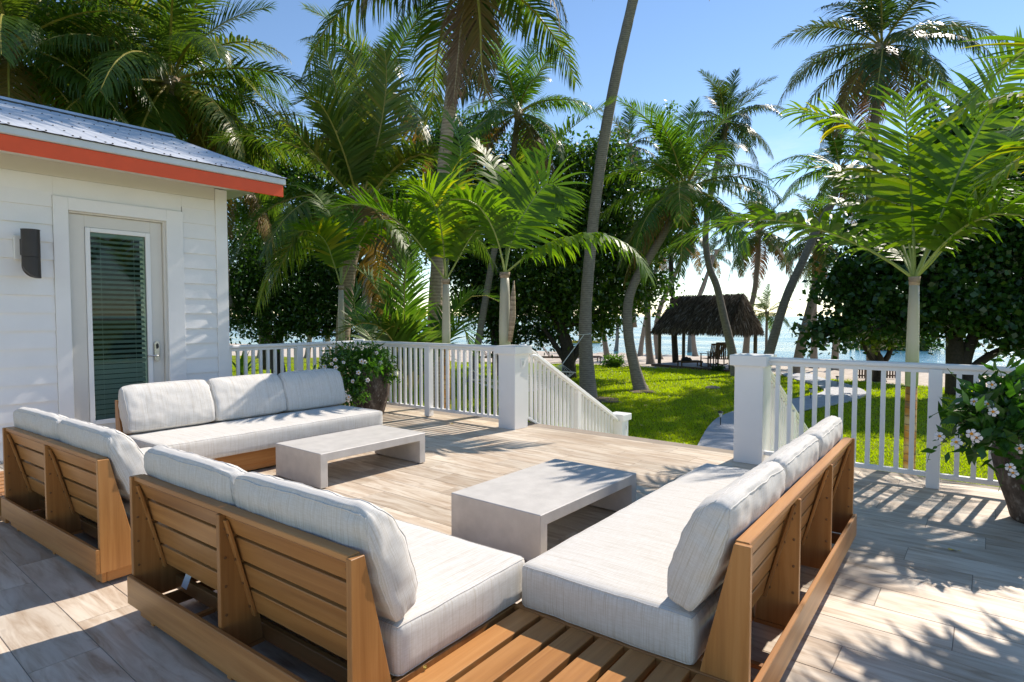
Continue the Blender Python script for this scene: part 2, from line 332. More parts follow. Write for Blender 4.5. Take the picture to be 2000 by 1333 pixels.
# ------------------------------------------------------------ deck
ROT = -.0265
def railx(y): return 5.675+(y-6.0)*ROT
def edgex(y): return 5.93+(y-6.0)*ROT
deck = MB().prism([(-4, -5), (edgex(-5), -5), (edgex(7.66), 7.66), (-4, 7.66)], GZ-.05, -.012, 2).build('deck', 'white'); tag(deck, kind='structure')
rnd = random.Random(5)
W_, L_ = .2425, .98; tiles = []; rest = MB(); g = .0018
for r in range(-16, 16):
    x0 = 2.54+W_*r; x1 = x0+W_
    if x0 > edgex(-5): continue
    o = .452-.31*r*-1 if False else .452+(.31*r)
    j = math.floor((-4.9-o)/L_)
    for k in range(j, j+16):
        y0 = o+k*L_; y1 = y0+L_
        y0c, y1c = max(y0, -5), min(y1, 7.655)
        if y1c-y0c < .02 or x0 < -3.9: continue
        e0, e1 = edgex(y0c)-.002, edgex(y1c)-.002
        poly = [(x0+g, y0c+g), (min(x1, e0)-g, y0c+g), (min(x1, e1)-g, y1c-g), (x0+g, y1c-g)]
        if poly[1][0]-poly[0][0] < .01 or poly[2][0]-poly[0][0] < .01: continue
        if x1 > .35 and y1c > -.75 and x1 > -.2+0*y0:
            tiles.append(poly)
        else: rest.prism(poly, -.011, 0, 2)
full = None
for poly in tiles:
    cx = sum(p[0] for p in poly)/4; cy = sum(p[1] for p in poly)/4
    isfull = abs((poly[1][0]-poly[0][0])-(W_-2*g)) < 1e-5 and abs(poly[2][0]-poly[1][0]) < 1e-5 and abs((poly[2][1]-poly[1][1])-(L_-2*g)) < 1e-5
    if isfull and full: o = obj('tile', full, deck)
    else:
        me = MB().prism([(p[0]-cx, p[1]-cy) for p in poly], -.011, 0, 2).mesh('tile', 'tile', .0008)
        if isfull: full = me
        o = obj('tile', me, deck)
    o.location = (cx, cy, 0)
tag(rest.build('tile', 'tile', deck), kind='stuff')
bx('grout', 'grout', -3.9, edgex(-5)-.02, -4.95, 7.64, -.0118, -.0022, deck, 0)
# stairs
st = tag(bpy.data.objects.new('stairs', None), kind='structure'); COL.objects.link(st)
for k in range(5):
    z = -.175*(k+1); x = 6.02+.335*k
    bx('step', 'tile', x, x+.36, 1.90, 4.45, z-.04, z, st); bx('riser', 'white', x+.002, x+.02, 1.91, 4.44, z, z+.170, st, 0)
bx('riser', 'white', 7.70, 7.715, 1.91, 4.44, GZ, -.92, st, 0)
for y in (1.86, 4.46): MB().prism([(5.96, -.02), (7.76, -.93), (7.76, GZ), (5.96, GZ)], y, y+.03, 1).build('stringer', 'white', st)
# ------------------------------------------------------------ railings
def big_post(x, y, z0, h, s, label, vent=False):
    t = thing('railing_post', label, 'post', (x, y, z0))
    bx('shaft', 'white', 0, s, 0, s, 0, h-.10, t, .004); bx('cap', 'white', -.038, s+.038, -.038, s+.038, h-.10, h, t, .006)
    bx('trim', 'white', -.006, s+.006, -.006, s+.006, h-.112, h-.1005, t, .001)
    if vent:
        v = bx('step_light', 'white', s*.42, s*.42+.075, -.010, -.0005, h-.26, h-.165, t, .002)
        for k in range(4): bx('louvre', 'gutter', s*.42+.02, s*.42+.055, -.014, -.0105, h-.235+k*.012, h-.229+k*.012, v, 0)
    return t
big_post(5.655, 4.47, 0, 1.016, .26, 'large square white post with wide cap and small vent left of the stairs', True)
big_post(5.72, 1.62, 0, 1.016, .26, 'large square white post with wide cap right of the stair opening')
bal_me = MB().box(-.017, .017, -.017, .017, 0, 1).mesh('baluster', 'white')
def railing(label, a, b, za, zb, posts, toff, boff, name='railing', spacing=.105, capw=.07, slopepost=0):
    """a,b ends (x,y) of the rail line, za/zb rail-top heights"""
    a = Vector((*a, 0)); b = Vector((*b, 0)); d = b-a; Ln = d.length; t = thing(name, label, 'railing', (a.x, a.y, za-1.0), math.atan2(d.y, d.x)); sl = (zb-za)/Ln
    def bar(nm, w, z0, z1, bev=.006):
        m = MB(); 
        m.add([(0, -w, z0), (Ln, -w, z0+sl*Ln), (Ln, w, z0+sl*Ln), (0, w, z0), (0, -w, z1), (Ln, -w, z1+sl*Ln), (Ln, w, z1+sl*Ln), (0, w, z1)],
              [(3, 2, 1, 0), (4, 5, 6, 7), (0, 1, 5, 4), (1, 2, 6, 5), (2, 3, 7, 6), (3, 0, 4, 7)]); return m.build(nm, 'white', t, bev)
    bar('top_rail', capw/2+.012, .957, 1.0, .012); bar('sub_rail', .022, .925, .9565, .002); bar('bottom_rail', .024, .085, .122, .003)
    for px_ in posts:
        z = sl*px_; m = MB().box(px_-.045, px_+.045, -.0455, .0455, -.0+z if not slopepost else z-.0, .9560+z); m.build('post', 'white', t, .004)
        if slopepost: bx('foot', 'white', px_-.044, px_+.044, -.045, .045, z-.1, z-.0005, t, 0)
    cuts = [0-.045]+list(posts)+[Ln+.045]; 
    for i in range(len(cuts)-1):
        s0, s1 = cuts[i]+.045, cuts[i+1]-.045
        n = max(1, round((s1-s0)/spacing)-1); 
        for k in range(n):
            x = s0+(s1-s0)*(k+1)/(n+1); obj('baluster', bal_me, t, (x, 0, .122+sl*x-.002), None, (1, 1, .806))
    return t
YC = 7.45; XC = railx(YC)
railing('white deck railing running from the left large post to the far corner post', (railx(4.72)+.01, 4.73), (XC, YC-.05), 1.012, 1.012, [5.99-4.73], 0, 0)
railing('white deck railing behind the long sofa between house corner and corner post', (3.45, YC-.02), (XC-.05, YC), 1.012, 1.012, [1.16], 0, 0)
railing('white deck railing on the right from the stairs past the right planter', (railx(1.62)+.02, 1.62), (railx(-3.2)+.02, -3.2), 1.0, 1.0, [1.285, 2.75, 4.2], 0, 0)
cp = thing('corner_post', 'white corner post where the two far railings meet behind the flower pot', 'post', (XC, YC, 0))
bx('shaft', 'white', -.06, .06, -.06, .06, 0, .93, cp, .004); MB().prism([(-.13, -.02), (-.02, -.13), (.09, -.02), (.09, .09), (-.02, .09)], .955, 1.030, 2).build('cap', 'white', cp, .006)
big_post(8.29, 4.43, GZ, .90, .2, 'short white newel post at the foot of the stairs beside the lawn', True)
big_post(8.29, 1.66, GZ, .90, .2, 'short white newel post at the stair foot seen through right railing')
railing('sloping white stair railing left of the stairs with tight balusters', (5.93, 4.57), (8.29, 4.57), 1.02+.02, -.17, [1.28], 0, 0, spacing=.098, slopepost=1)
railing('sloping white stair railing right of the stairs behind the large post', (5.99, 1.75), (8.29, 1.75), 1.0, -.17, [1.28], 0, 0, spacing=.098, slopepost=1)
for y, lb in ((4.47, 'thin white handrail bar along the left stair railing'), (1.83, 'thin white handrail bar along the right stair railing')):
    t = thing('handrail', lb, 'handrail', (5.95, y, .8)); MB().tube([(0, -.0, .07), (.06, -.02, .09), (.12, -.02, .075), (2.2, -.02, -1.00), (2.28, 0, -1.04)], .017, 8).build('bar', 'white', t, smooth=True)
    for x in (.15, 1.1, 2.1): MB().tube([(x, -.02, .06-.517*(x-.15)-.02), (x, .035 if y > 3 else -.05, .03-.517*(x-.15)-.03)], .008, 6).build('bracket', 'white', t)
# ------------------------------------------------------------ house
WY = 7.19; HX = 3.52
house = thing('house', 'white clapboard house with coral fascia and pale metal roof', 'house', (0, WY, 0))
def hb(name, mat, x0, x1, y0, y1, z0, z1, parent=None, bevel=.002):   # y measured from the wall plane
    return MB().box(x0, x1, y0, y1, z0, z1).build(name, mat, parent or house, bevel)
hb('wall', 'siding', -4, 1.935, .02, .2, -1.05, 3.0, bevel=0); hb('wall', 'siding', 2.842, HX-.01, .02, .2, -1.05, 3.0, bevel=0); hb('wall', 'siding', 1.936, 2.841, .02, .2, 2.43, 3.0, bevel=0)
hb('side_wall', 'siding', HX-.16, HX-.02, .21, 5, -1.05, 3.0, bevel=0)
def board_me(x0, x1, h): # clapboard: bottom edge proud
    return MB().prism([(-.021, 0), (-.002, h+.010), (.018, h+.012), (.018, 0)], x0, x1, 0).mesh('siding_board', 'siding')
def boards(x0, x1):
    me = board_me(x0, x1, .172)
    for k in range(17):
        z = 2.44-.172*(k+0)
        if k >= 0 and z > -.06: obj('siding_board', me, house, (0, 0, z))
boards(-2.2, 1.81); boards(3.018, 3.385)
hb('siding_board', 'siding', -2.2, 1.8195, -.006, .018, 2.556, 2.741); hb('siding_board', 'siding', 3.0105, 3.385, -.006, .018, 2.6125, 2.741); hb('siding_board', 'siding', 1.82, 3.01, -.006, .018, 2.556, 2.741)
hb('frieze_board', 'trim_beige', -2.2, 3.384, -.012, .018, 2.742, 2.90)
hb('corner_board', 'siding', 3.386, HX, -.03, .12, -.04, 2.87); hb('corner_board', 'siding', HX-.02, HX+.0, .122, .24, -.04, 2.87)
hb('door_casing', 'siding', 1.812, 1.936, -.032, .018, -.01, 2.552); hb('door_casing', 'siding', 2.842, 3.016, -.032, .018, -.01, 2.552); hb('door_casing', 'siding', 1.9365, 2.8415, -.0318, .018, 2.428, 2.5519)
hb('door_jamb', 'door_paint', 1.9365, 1.948, .0, .16, 0, 2.427); hb('door_jamb', 'door_paint', 2.815, 2.8415, .0, .16, 0, 2.427); hb('door_jamb', 'door_paint', 1.949, 2.814, .0, .16, 2.410, 2.427)
hb('threshold', 'gutter', 1.949, 2.814, -.02, .16, 0, .025)
door = thing('door', None, None); del_ = [k for k in list(door.keys())]; door.parent = house
dy = .035
def db(name, mat, x0, x1, z0, z1, y0=0, y1=.045, parent=None, bevel=.003): return MB().box(x0, x1, dy+y0, dy+y1, z0, z1).build(name, mat, parent or door, bevel)
bpy.data.objects.remove(door)
door = MB().box(1.951, 2.085, dy, dy+.045, .03, 2.407).box(2.695, 2.812, dy, dy+.045, .03, 2.407).box(2.0855, 2.6945, dy, dy+.045, 2.285, 2.407).box(2.0855, 2.6945, dy, dy+.045, .03, .25).build('door', 'door_paint', house, .002)
fm = MB()
for b in ((2.088, 2.132, .252, 2.282), (2.645, 2.692, .252, 2.282), (2.1325, 2.6445, 2.238, 2.282), (2.1325, 2.6445, .252, .298)): fm.box(b[0], b[1], dy-.012, dy+.04, b[2], b[3])
fm.build('glass_frame', 'white', door, .003)
MB().box(2.1325, 2.6445, dy+.008, dy+.012, .298, 2.238).build('pane', 'glass', door)
MB().box(2.12, 2.66, dy+.20, dy+.22, .25, 2.29).build('dark_room', 'unlit_room', door)  # near-black sheet, darkness of the unlit room put into its colour
for i in range(37):
    z = .318+i*.0525; tilt = R(35) if z > .92 else R(68)
    o = bx('blind_slat', 'blind', -.25, .25, -.024, .024, -.001, .001, door, 0); o.location = (2.388, dy+.055, z); o.rotation_euler = (tilt, 0, 0)
bx('blind_rail', 'blind', 2.14, 2.637, dy+.03, dy+.075, .888, .912, door); bx('blind_rail', 'blind', 2.14, 2.637, dy+.025, dy+.075, 2.20, 2.238, door)
for x in (2.23, 2.54): bx('blind_cord', 'white', x-.0012, x+.0012, dy+.0245, dy+.0265, .30, 2.22, door, 0)
hd = MB().prism([(2.732+.026*math.cos(a)+0.0, .99+(.085 if math.sin(a) > 0 else -.085)+.026*math.sin(a)) for a in [2*math.pi*k/20 for k in range(20)]], dy-.022, dy-.0005, 1).build('lock_plate', 'silver', door, .002)
MB().prism([(2.734+.013*math.cos(a), 1.048+.030*math.sin(a)) for a in [2*math.pi*k/16 for k in range(16)]], dy-.028, dy-.0225, 1).build('keypad', 'black', hd)
MB().tube([(2.732, dy-.02, .945), (2.732, dy-.06, .945), (2.72, dy-.066, .945), (2.62, dy-.066, .945)], .009, 8).build('lever', 'silver', hd, smooth=True)
for z in (.12, .75, 1.45, 2.2): bx('hinge', 'gutter', 1.944, 1.957, dy-.012, dy-.0005, z, z+.10, door, .001)
# eaves and roof
EY = 6.6-WY; slope = .338
fas = hb('fascia_board', 'coral', -2.6, 3.93, EY+.012, EY+.034, 2.79, 2.928, bevel=.003)
hb('gutter', 'gutter', -2.6, 1.15, EY-.01, EY+.034, 2.929, 3.004, bevel=.008); hb('gutter', 'gutter', 1.153, 3.955, EY-.01, EY+.034, 2.929, 3.004, bevel=.008)
MB().prism([(EY+.035, 2.80), (-.001, 2.885), (-.001, 2.905), (EY+.035, 2.82)], -2.6, HX, 0).build('soffit', 'trim_beige', house)
MB().prism([(EY+.035, 2.845), (3.2, 2.845+slope*3.17), (3.2, 2.99+slope*3.17), (EY+.035, 2.99)], HX+.02, 3.93, 0).build('rake_overhang', 'white', house)
RY = 9.775-WY; ez = 3.012
MB().prism([(EY+.034, 2.93), (EY+.034, ez-.012), (RY, ez-.012+slope*(RY-EY)), (RY+3.2, ez-.012), (RY+3.2, 2.93)], -2.6, 3.95, 0).build('roof_core', 'gutter', house)
def panel_me(wd):
    xs = [0]; prof = [(0, .028)]
    k = 0; pitch = wd/3
    prof = []
    for i in range(3):
        x = i*pitch; prof += [(x, .004), (x+pitch*.30, .004), (x+pitch*.40, .007), (x+pitch*.46, .004), (x+pitch*.78, .003), (x+pitch*.89, .009)]
    prof += [(wd, .004)]
    V = []; F = []; ys = [EY-.035, RY]; nn = len(prof)
    for y in ys:
        for x, h in prof: V.append((x, y, ez+slope*(y-EY)+h))
    for i in range(nn-1): F.append((i, i+1, nn+i+1, nn+i))
    return MB().add(V, F).mesh('roof_panel', 'roof')
pm = panel_me(.78)
for i in range(8): obj('roof_panel', pm, house, (3.985-.78*(i+1), 0, 0))
sc = MB()
for i in range(24):
    x = 3.985-.26*(i+1)+.26*.89
    for j in range(10):
        y = EY+.03+j*.35; z = ez+slope*(y-EY)+.010
        for dx in ((0,) if j else (-.03, .03)): sc.lathe([(.009, 0), (.009, .006), (.0, .008)], 6, (x+dx, y, z-.002))
tag(sc.build('screws', 'dark_metal', house), kind='stuff')
MB().prism([(RY-.14, ez+slope*(RY-EY)-.02), (RY, ez+slope*(RY-EY)+.05), (RY+.14, ez+slope*(RY-EY)-.02)], -2.6, 3.99, 0).build('ridge_cap', 'roof', house)
# wall lamp
lt = thing('wall_lamp', 'dark cylindrical wall sconce with slanted bottom beside the door', 'lamp', (1.60, WY-.02, 1.93))
bx('mounting_block', 'white', -.10, .02, -.04, -.002, -.02, .20, lt); bx('bracket', 'dark_metal', -.06, .02, -.07, -.0405, .02, .17, lt)
m = MB(); n = 40; rr = .072; cy = -.145
for k in range(n):
    a = 2*math.pi*k/n; x = rr*math.cos(a); y = cy+rr*math.sin(a)
m.tube([(0.0, cy, .255), (0, cy, .25), (0, cy, .0)], [rr*1.05, rr*1.0, rr*1.0], n); m.build('shade', 'dark_metal', lt)
V = []; F = []
for k in range(n):
    a = 2*math.pi*k/n; V.append((rr*.985*math.cos(a), cy+rr*.985*math.sin(a), -.003))
for k in range(n):
    a = 2*math.pi*k/n; V.append((rr*math.cos(a), cy+rr*math.sin(a), -.06-.135*math.sqrt(max(0, 1-((1-math.cos(a))/2)**2))))
F = [(k, n+k, n+(k+1) % n, (k+1) % n) for k in range(n)]+[tuple(range(n)), tuple(range(n, 2*n))[::-1]]
MB().add(V, F).build('lower_shade', 'dark_metal', lt)
# ------------------------------------------------------------ furniture
def cushion_mesh(name, w_, d_, h_, r=.03, bt=.03, bs=.012, nx=28, ny=12, nz=8, seed=0, wr=.004, pinch=0):
    rg = random.Random(seed); idx = {}; V = []; F = []
    def vid(i, j, k):
        key = (i, j, k)
        if key in idx: return idx[key]
        u, v, t = i/nx*2-1, j/ny*2-1, k/nz*2-1
        def warp(q): return math.copysign(1-(1-abs(q))**1.35, q) if abs(q) < 1 else q
        p = Vector((warp(u)*w_/2, warp(v)*d_/2, warp(t)*h_/2)); c = Vector((max(-w_/2+r, min(w_/2-r, p.x)), max(-d_/2+r, min(d_/2-r, p.y)), max(-h_/2+r, min(h_/2-r, p.z))))
        q = p-c
        if q.length > 1e-6: p = c+q.normalized()*min(r, q.length if q.length < r else r) if q.length > r*.999 else c+q*(r/max(r, 1e-6))
        X, Y, Z = p.x/(w_/2), p.y/(d_/2), p.z/(h_/2)
        fz = max(0, 1-X**4)*max(0, 1-Y**4); fx = max(0, 1-Y*Y)*max(0, 1-Z*Z); fy = max(0, 1-X**4)*max(0, 1-Z*Z)
        p = Vector((p.x+X*abs(X)*bs*fx, p.y+Y*abs(Y)*bs*fy, p.z+Z*abs(Z)*bt*fz))
        if pinch:
            zn = max(-1, min(1, Z)); f = (.26+.74*(1-abs(zn)**3.4)**.8) if zn > 0 else (.60+.40*(1-abs(zn)**3.4))
            p.y = p.y*f*(1.0 if p.y > 0 else .62)
            ex = max(0, abs(X)-.70)/.30
            if zn > 0: p.z -= .010*ex**2.2*zn; p.y *= 1-.10*ex**2*zn
            p.x *= 1-.030*max(0, zn)**2*abs(X)**3
        from mathutils import noise as nn
        s = Vector((X*5*w_+seed*7, Y*5*d_, Z*3)); 
        ed = max(abs(X) if abs(X) > .8 else 0, abs(Y) if abs(Y) > .75 else 0)
        a = wr*(.20+1.4*ed)
        p += Vector((nn.noise(s*1.5), nn.noise(s*1.5+Vector((9, 0, 0))), nn.noise(s*1.2+Vector((0, 9, 0)))))*a
        V.append(p); idx[key] = len(V)-1; return idx[key]
    for i in range(nx):
        for j in range(ny): F.append((vid(i, j, 0), vid(i, j+1, 0), vid(i+1, j+1, 0), vid(i+1, j, 0))); F.append((vid(i, j, nz), vid(i+1, j, nz), vid(i+1, j+1, nz), vid(i, j+1, nz)))
    for i in range(nx):
        for k in range(nz): F.append((vid(i, 0, k), vid(i+1, 0, k), vid(i+1, 0, k+1), vid(i, 0, k+1))); F.append((vid(i, ny, k), vid(i, ny, k+1), vid(i+1, ny, k+1), vid(i+1, ny, k)))
    for j in range(ny):
        for k in range(nz): F.append((vid(0, j, k), vid(0, j, k+1), vid(0, j+1, k+1), vid(0, j+1, k))); F.append((vid(nx, j, k), vid(nx, j+1, k), vid(nx, j+1, k+1), vid(nx, j, k+1)))
    m = MB(); m.v = V; m.f = F; m.mi = [0]*len(F); loops = {}
    for k in (0, nz): loops['z', k] = [V[vid(i, 0, k)] for i in range(nx)]+[V[vid(nx, j, k)] for j in range(ny)]+[V[vid(nx-i, ny, k)] for i in range(nx)]+[V[vid(0, ny-j, k)] for j in range(ny)]
    for j in (0, ny): loops['y', j] = [V[vid(i, j, 0)] for i in range(nx)]+[V[vid(nx, j, k)] for k in range(nz)]+[V[vid(nx-i, j, nz)] for i in range(nx)]+[V[vid(0, j, nz-k)] for k in range(nz)]
    PIPE[name, seed] = loops
    return m.mesh(name, 'fabric', smooth=True)
PIPE = {}
def piping(parent, key, ax, r=.0036, jit=0):
    for (a, k), lp in PIPE[key].items():
        if a != ax: continue
        q = [p*1.0+Vector((rnd.uniform(-jit, jit), rnd.uniform(-jit, jit), rnd.uniform(-jit, jit))) for p in lp]; MB().tube(q+[q[0]], r, 6, False).build('piping', 'fabric', parent, smooth=True)
bolt_me = MB().lathe([(.0055, 0), (.0055, .003), (0, .004)], 8).mesh('bolt', 'bolt')
D_ = .885
def sofa(label, origin, rz, Ln, nb, seed):
    t = thing('sofa', label, 'sofa', (*origin, 0), rz, 'modular teak coloured sofas around the two tables')
    pt = .024
    # base
    bx('back_rail', 'wood_x', 0, Ln, -.020, 0.0, .080, .207, t); bx('front_rail', 'wood_x', pt+.001, Ln-pt-.001, D_-.075, D_-.05, .080, .200, t)
    bx('plinth', 'wood_x', .035, Ln-.035, .018, .040, .018, .0795, t); bx('plinth', 'wood_x', .035, Ln-.035, D_-.11, D_-.088, .018, .0795, t)
    bx('plinth', 'wood_y', .035, .057, .041, D_-.111, .018, .0795, t); bx('plinth', 'wood_y', Ln-.057, Ln-.035, .041, D_-.111, .018, .0795, t)
    for x in (.12, Ln/2, Ln-.14):
        for y in (.06, D_-.13): bx('foot', 'wood_z', x, x+.03, y-.035, y-.008, 0, .0175, t, .002)
    endp = [(0, .080), (D_-.05, .080), (D_-.05, .200), (.158, .200), (.052, .657), (0, .657)]
    midp = [(0.001, .10), (.17, .10), (.158, .200), (.056, .638), (0.001, .638)]
    MB().prism(endp, 0, pt, 0).build('end_panel', 'wood_z', t, .002); MB().prism(endp, Ln-pt, Ln, 0).build('end_panel', 'wood_z', t, .002)
    mids = [Ln*i/nb for i in range(1, nb)]
    for x in mids: MB().prism(midp, x-pt/2, x+pt/2, 0).build('back_support', 'wood_z', t, .002)
    bx('top_rail', 'wood_x', pt+.001, Ln-pt-.001, .010, .056, .6385, .661, t, .003)
    # tilted slats
    p0 = Vector((.052, .655)); p1 = Vector((.158, .200)); dd = (p1-p0); tl = dd.length; dd /= tl; nrm = Vector((-dd.y, dd.x)); nrm = nrm if nrm.x < 0 else -nrm
    edges = [0]+mids+[Ln]
    for i in range(nb):
        xa = edges[i]+(pt if i == 0 else pt/2)+.0012; xb = edges[i+1]-(pt if i == nb-1 else pt/2)-.0012
        for k in range(4):
            s0 = k*(.0975+.0165); s1 = s0+.0975; th = .020
            q = [p0+dd*s0, p0+dd*s1, p0+dd*s1+nrm*th, p0+dd*s0+nrm*th]
            if k == 0: q = [p0+dd*.018, p0+dd*s1, p0+dd*s1+nrm*.022, p0+dd*.018+nrm*.034]
            MB().prism([tuple(v) for v in q], xa, xb, 0).build('back_slat', 'wood_x', t, .0025)
        for xx, w2 in ((xa, .022), (xb-.022, .022)):
            a = p0+dd*.03+nrm*.0345; b = p0+dd*.45+nrm*.0205
            MB().prism([tuple(a), tuple(b), tuple(b+nrm*.012), tuple(a+nrm*.012)], xx+.0005, xx+w2, 0).build('cleat', 'wood_z', t, .0015)
            for k in range(4):
                c = p0+dd*(.09+k*.105)+nrm*(.0455-.0035*k)
                o = obj('bolt', bolt_me, t, (xx+.011, c.x, c.y), (R(90)-R(13), 0, 0))
        for k in range(4):
            z = .25+k*.11
            obj('bolt', bolt_me, t, (xa-.0012+.0, .022, z), (0, R(90), 0)); obj('bolt', bolt_me, t, (xb+.0012, .022, z), (0, R(-90), 0))
    # seat deck
    bx('seat_beam', 'wood_x', pt+.001, Ln-pt-.001, .176, .20, .085, .150, t, .002)
    bx('seat_beam', 'wood_x', pt+.001, Ln-pt-.001, .48, .505, .085, .178, t, .002)
    n = int(Ln/.125)
    sm = MB().box(-.04, .04, .178, D_-.08, .179, .198).mesh('seat_slat', 'wood_y', .002)
    for k in range(n): obj('seat_slat', sm, t, (pt+.05+(Ln-2*pt-.1)*k/(n-1), 0, 0))
    for k, x in enumerate(mids[:1]+[Ln*.5/nb]):
        bx('floor_beam', 'wood_y', x-.012, x+.012, .0015, .175, .082, .0985, t, 0)
    o = bx('care_tag', 'tag_white', -.018, .018, -.001, .001, -.07, 0, t, 0); o.location = (Ln*.5/nb*(.55 if seed % 2 else 1.35), .155, .215); o.rotation_euler = (R(-14), R(14), R(10))
    # seat cushion
    sh = .176; ds = D_+.012-.178
    cme = cushion_mesh('seat_cushion', Ln+.006, ds, sh, .024, .008, .006, int(Ln*16), 14, 6, seed, .0025)
    c = obj('seat_cushion', cme, t, (Ln/2, .178+ds/2, .203+sh/2))
    piping(c, ('seat_cushion', seed), 'z', .0022)
    # back cushions
    cw = (Ln+.006)/nb; ch, ct = .410, .182
    for i in range(nb):
        tilt = R(19.5+((seed*3+i*5) % 4)*.6)
        bme = cushion_mesh('back_cushion', cw-.008, ct, ch, .024, .008, .014, 34, 14, 22, seed*10+i, .0045, 1)
        o = obj('back_cushion', bme, t, (cw*(i+.5)-.003, .150, .588), (tilt, 0, R(((i*7+seed) % 3-1)*.8)))
        piping(o, ('back_cushion', seed*10+i), 'y', .0028, .0010)
    return t
s2 = sofa('two seat sofa in the centre foreground seen from behind', (1.016, 3.022), R(-88.1), 1.56, 2, 1)
s1 = sofa('two seat sofa at the left edge seen from behind, half in shade', (.955, 4.985), R(-87.2), 1.515, 2, 2)
s3 = sofa('three seat sofa on the right with its back slats to the railing side', (1.905, .568), R(1.2), 2.115, 3, 3)
s4 = sofa('long three seat sofa facing us in front of the house door', (4.065, 5.90), R(181.2), 2.19, 3, 4)
def platform(label, origin, rz, lx, ly, n):
    t = thing('corner_platform', label, 'side table', (*origin, 0), rz, 'slatted corner platforms between sofas')
    bx('rail', 'wood_y', lx-.07, lx, 0, ly, .150, .207, t); bx('rail', 'wood_y', 0, .025, 0, ly, .08, .205, t); bx('rail', 'wood_x', .0255, lx-.0705, 0, .022, .08, .205, t); bx('rail', 'wood_x', .0255, lx-.0705, ly-.022, ly, .08, .175, t)
    bx('plinth', 'wood_y', lx-.06, lx-.04, .03, ly-.03, .015, .1495, t); bx('plinth', 'wood_y', .035, .055, .03, ly-.03, .015, .0795, t)
    bx('cross_beam', 'wood_y', lx*.5, lx*.5+.03, .023, ly-.023, .13, .1745, t)
    pitch = (ly-.03)/n
    for k in range(n): bx('slat', 'wood_x', .026, lx-.0712, .024+pitch*k, .024+pitch*k+pitch*.80, .176, .205, t, .002)
    return t
platform('slatted wooden corner platform between the two nearest sofas', (1.06, .585), R(1.5), .905, .878, 7)
platform('slatted wooden corner platform at the far left edge behind the left sofa', (.93, 5.0), R(1.5), .94, .86, 7)
fl = thing('dried_blossom', 'small dried yellow blossom lying on the slatted platform', 'flower', (*P(830, 1308, 1.0).to_2d(), 0)); pp = Vector((0, 0, EYE))+(P(830, 1308, 1)-Vector((0, 0, EYE)))*((.207-EYE)/(P(830, 1308, 1).z-EYE)); fl.location = pp
pm_ = MB().add([(0, 0, 0), (.008, .003, .006), (.012, 0, .010), (.006, -.004, .004)], [(0, 1, 2, 3)]).mesh('petal', 'driedleaf')
for k in range(7): obj('petal', pm_, fl, (0, 0, .001), (.5*math.sin(k), -.3, k*.9), .9)
MB().lathe([(.0, 0), (.004, .002), (.005, .006), (0, .009)], 8).build('calyx', 'driedleaf', fl)
def table(label, x0, x1, y0, y1):
    t = thing('coffee_table', label, 'table', (x0, y0, 0), 0, 'low concrete coffee tables'); a, b, h, th = x1-x0, y1-y0, .287, .068
    MB().prism([(0, .008), (th, .008), (th, h-th), (a-th, h-th), (a-th, .008), (a, .008), (a, h), (0, h)], 0, b, 1).build('table_body', 'concrete', t, .004)
    for x in (.01, a-.05):
        for y in (.02, b-.06): bx('foot', 'black', x, x+.04, y, y+.04, 0, .0075, t, 0)
table('low concrete coffee table in front of the long sofa', 2.731, 3.858, 4.12, 4.785)
table('low concrete coffee table beside the right sofa, nearer to us', 2.634, 3.775, 1.903, 2.587)
